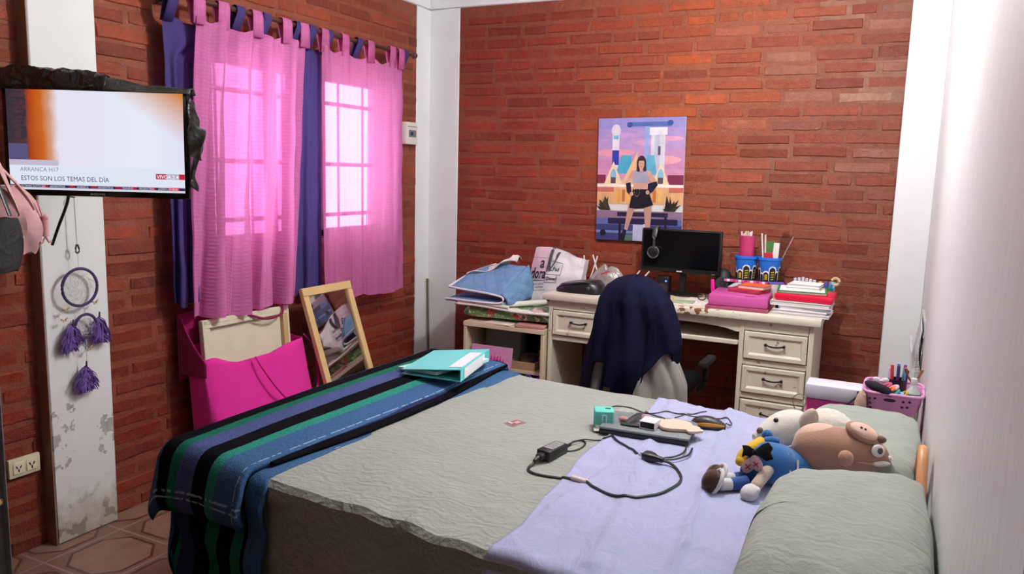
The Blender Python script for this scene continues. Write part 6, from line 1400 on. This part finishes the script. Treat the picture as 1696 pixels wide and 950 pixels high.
m_wht, m_wg = plushmat('white plush', '#d5d2c8'), plushmat('fluffy cream plush', '#dcd6c8', 1.0)
LC = V((-.262, 2.455, zt0+.060))
b = B(); rings = []
dirn = V((-.62, -.55, -.20)).normalized(); sid = dirn.cross(V((0, 0, 1))).normalized(); upv = sid.cross(dirn)
for j in range(21):
    t = j/20; p = V((-.232, 2.475, zt0+.082)) + dirn*(.175*t-.02); w = .060*(math.sin(PI*(.10+.86*t))**.55)*(1-.38*t)
    rings.append([p + sid*w*math.cos(a) + upv*w*1.05*math.sin(a) for a in [i*2*PI/28 for i in range(28)]])
b.loft(rings); b.out('head', m_wht, lm)
hp_ = lambda t, a, k=1.0: V((-.232, 2.475, zt0+.082)) + dirn*(.175*t-.02) + (sid*math.cos(a)+upv*math.sin(a))*(.060*(math.sin(PI*(.10+.86*t))**.55)*(1-.38*t))*k
def cam_side(t, a): return hp_(t, a, 1.0)
b = B(); b.ell(cam_side(.60, 1.95), (.008, .008, .009), n=10); o = b.out('eye', mat('black eye', '#1a1816', .2), lm)
b = B(); b.ell(cam_side(.90, 1.9), (.010, .010, .011), n=10); b.out('nostril', mat('grey nose', '#5a5450', .5), lm)
b = B(); b.ell(hp_(.14, 2.5, 1.0)+V((.012, -.008, -.006)), (.026, .020, .052), (.25, .30, .2), n=18, noi=.08); b.out('ear', plushmat('beige ear', '#c2b2a0'), lm)
b = B(); b.ell((-.150, 2.49, zt0+.086), (.066, .058, .050), (0, .05, .2), n=32, noi=.09, ns=5); b.out('body', m_wg, lm)
b = B(); b.ell((-.094, 2.485, zt0+.080), (.034, .038, .032), n=20, noi=.10, ns=5); b.out('leg', m_wg, lm)
# doll in blue
dl = thing('doll', 'soft doll in blue clothes with a black bow lying beside the near pillow', 'doll', (-.27, 2.12, zt0))
m_db, m_dk, m_dw, m_dbr = plushmat('blue plush', '#2f68a4'), plushmat('dark blue plush', '#2c4c8e'), plushmat('white plush cloth', '#d8d6d4'), plushmat('dark brown felt', '#4a2c22')
b = B(); b.ell((-.262, 2.150, zt0+.058), (.070, .056, .058), (0, .15, .35), n=28); b.ell((-.215, 2.178, zt0+.048), (.058, .050, .046), (0, .1, .4), n=24); b.tube([(-.292, 2.165, zt0+.100), (-.275, 2.16, zt0+.118), (-.25, 2.165, zt0+.114)], .012, 10, smooth=1); b.out('hood', m_db, dl)
b = B(); b.ell((-.285, 2.195, zt0+.118), (.016, .014, .016), n=14); b.out('hood_tip', m_db, dl)
b = B(); b.ell((-.300, 2.120, zt0+.034), (.040, .036, .034), n=20); b.out('torso', m_dk, dl)
def seg_(name, p0, p1, r0, r1, m, par=None): b = B(); b.tube([p0, (V(p0)+V(p1))/2, p1], (r0, r1), 14); b.ell(p1, r1, n=14); return b.out(name, m, par or dl)
for s in (0, 1):
    o0 = V((0, -.042*s+.016, 0)); l = seg_('leg', V((-.310, 2.09, zt0+.024))+o0, V((-.343, 2.068, zt0+.020))+o0, .018, .017, m_dk)
    l2 = seg_('sock', V((-.343, 2.068, zt0+.020))+o0, V((-.368, 2.052, zt0+.020))+o0, .016, .017, m_dw, l)
    b = B(); b.ell(V((-.392, 2.036, zt0+.028))+o0, (.026, .024, .033), (0, .2, .5), n=20); sh = b.out('shoe', m_dbr, dl)
    ax = V((-.02, -.015, .012)).normalized(); e1 = V((-.55, .83, 0)).normalized(); e2 = ax.cross(e1); cc = V((-.382, 2.043, zt0+.028))+o0
    b = B(); b.tube([cc + e1*.0245*math.cos(a) + e2*.0330*math.sin(a) for a in [k*PI/12 for k in range(24)]], .0055, 8, True); b.out('strap', m_dw, sh)
a_ = seg_('arm', (-.262, 2.108, zt0+.058), (-.283, 2.035, zt0+.030), .016, .015, plushmat('beige arm', '#b9a698'))
b = B(); b.ell((-.292, 2.000, zt0+.022), (.022, .032, .022), (0, 0, -.2), n=20); b.ell((-.276, 2.006, zt0+.030), (.009, .013, .009), n=12); b.out('hand', m_dw, a_)
bw = B(); bm_ = frame((-.297, 2.088, zt0+.100), (1, -.15, .12), (.05, .45, 1))
bw.prism([(0, .006), (.018, .024), (.034, .030), (.046, .016), (.040, .004), (.050, -.012), (.030, -.020), (.012, -.010), (0, -.006)], .010, bm_, bev=.003)
bw.prism([(0, .006), (0, -.006), (-.012, -.014), (-.026, -.010), (-.034, -.016), (-.032, .004), (-.036, .016), (-.018, .016)], .010, bm_, bev=.003)
bw.box(bm_ @ V((0, 0, .006)), (.014, .014, .014), bm_.to_3x3(), bev=.004)
bw.out('bow', fabric('black satin', '#0d0c10', .2, .3), dl)
b = B(); b.tube([(-.292, 2.165, zt0+.108), (-.315, 2.135, zt0+.098), (-.335, 2.115, zt0+.082), (-.338, 2.105, zt0+.066)], (.020, .013), 12, flat=.7, smooth=1); b.ell((-.338, 2.103, zt0+.064), .0135, n=12); b.out('yellow_sleeve', plushmat('yellow felt', '#d8b22c'), dl)
for i, (p, rz) in enumerate((((-.313, 2.085, zt0+.062), .3), ((-.292, 2.080, zt0+.074), -.3))):
    b = B(); b.ell(p, (.016, .008, .024), (.2, .35*(1-2*i), rz), n=14); o = b.out('ribbon_tail', plushmat('pink felt', '#d3a9b0'), dl)
    b = B(); q = V(p)+V((0, -.0085, .0))
    for s in (-1, 1): b.box(q, (.018, .003, .003), (0, .8*s, 0))
    b.out('red_cross_stitch', plastic('red stitch', '#a8283c'), o)
b = B(); b.ell((-.350, 2.098, zt0+.010), (.012, .026, .008), (0, 0, .5), n=12); b.out('mauve_patch', plushmat('mauve felt', '#6a5588'), dl)
b = B(); b.tube([(-.222, 2.135, zt0+.098), (-.216, 2.122, zt0+.066), (-.208, 2.118, zt0+.044), (-.192, 2.126, zt0+.052), (-.196, 2.140, zt0+.082)], .003, 6, smooth=2); b.out('white_cord', m_dw, dl)
b = B(); b.grid(lambda u, v: V((-.205+.06*u, 2.095+.03*v+.01*u, zt0+.024+.026*u+.010*math.sin(v*4))), 8, 6); b.out('silver_tag', mat('silver fabric', '#b0aeae', .35, .2, metal=.3), dl, thick=.002)
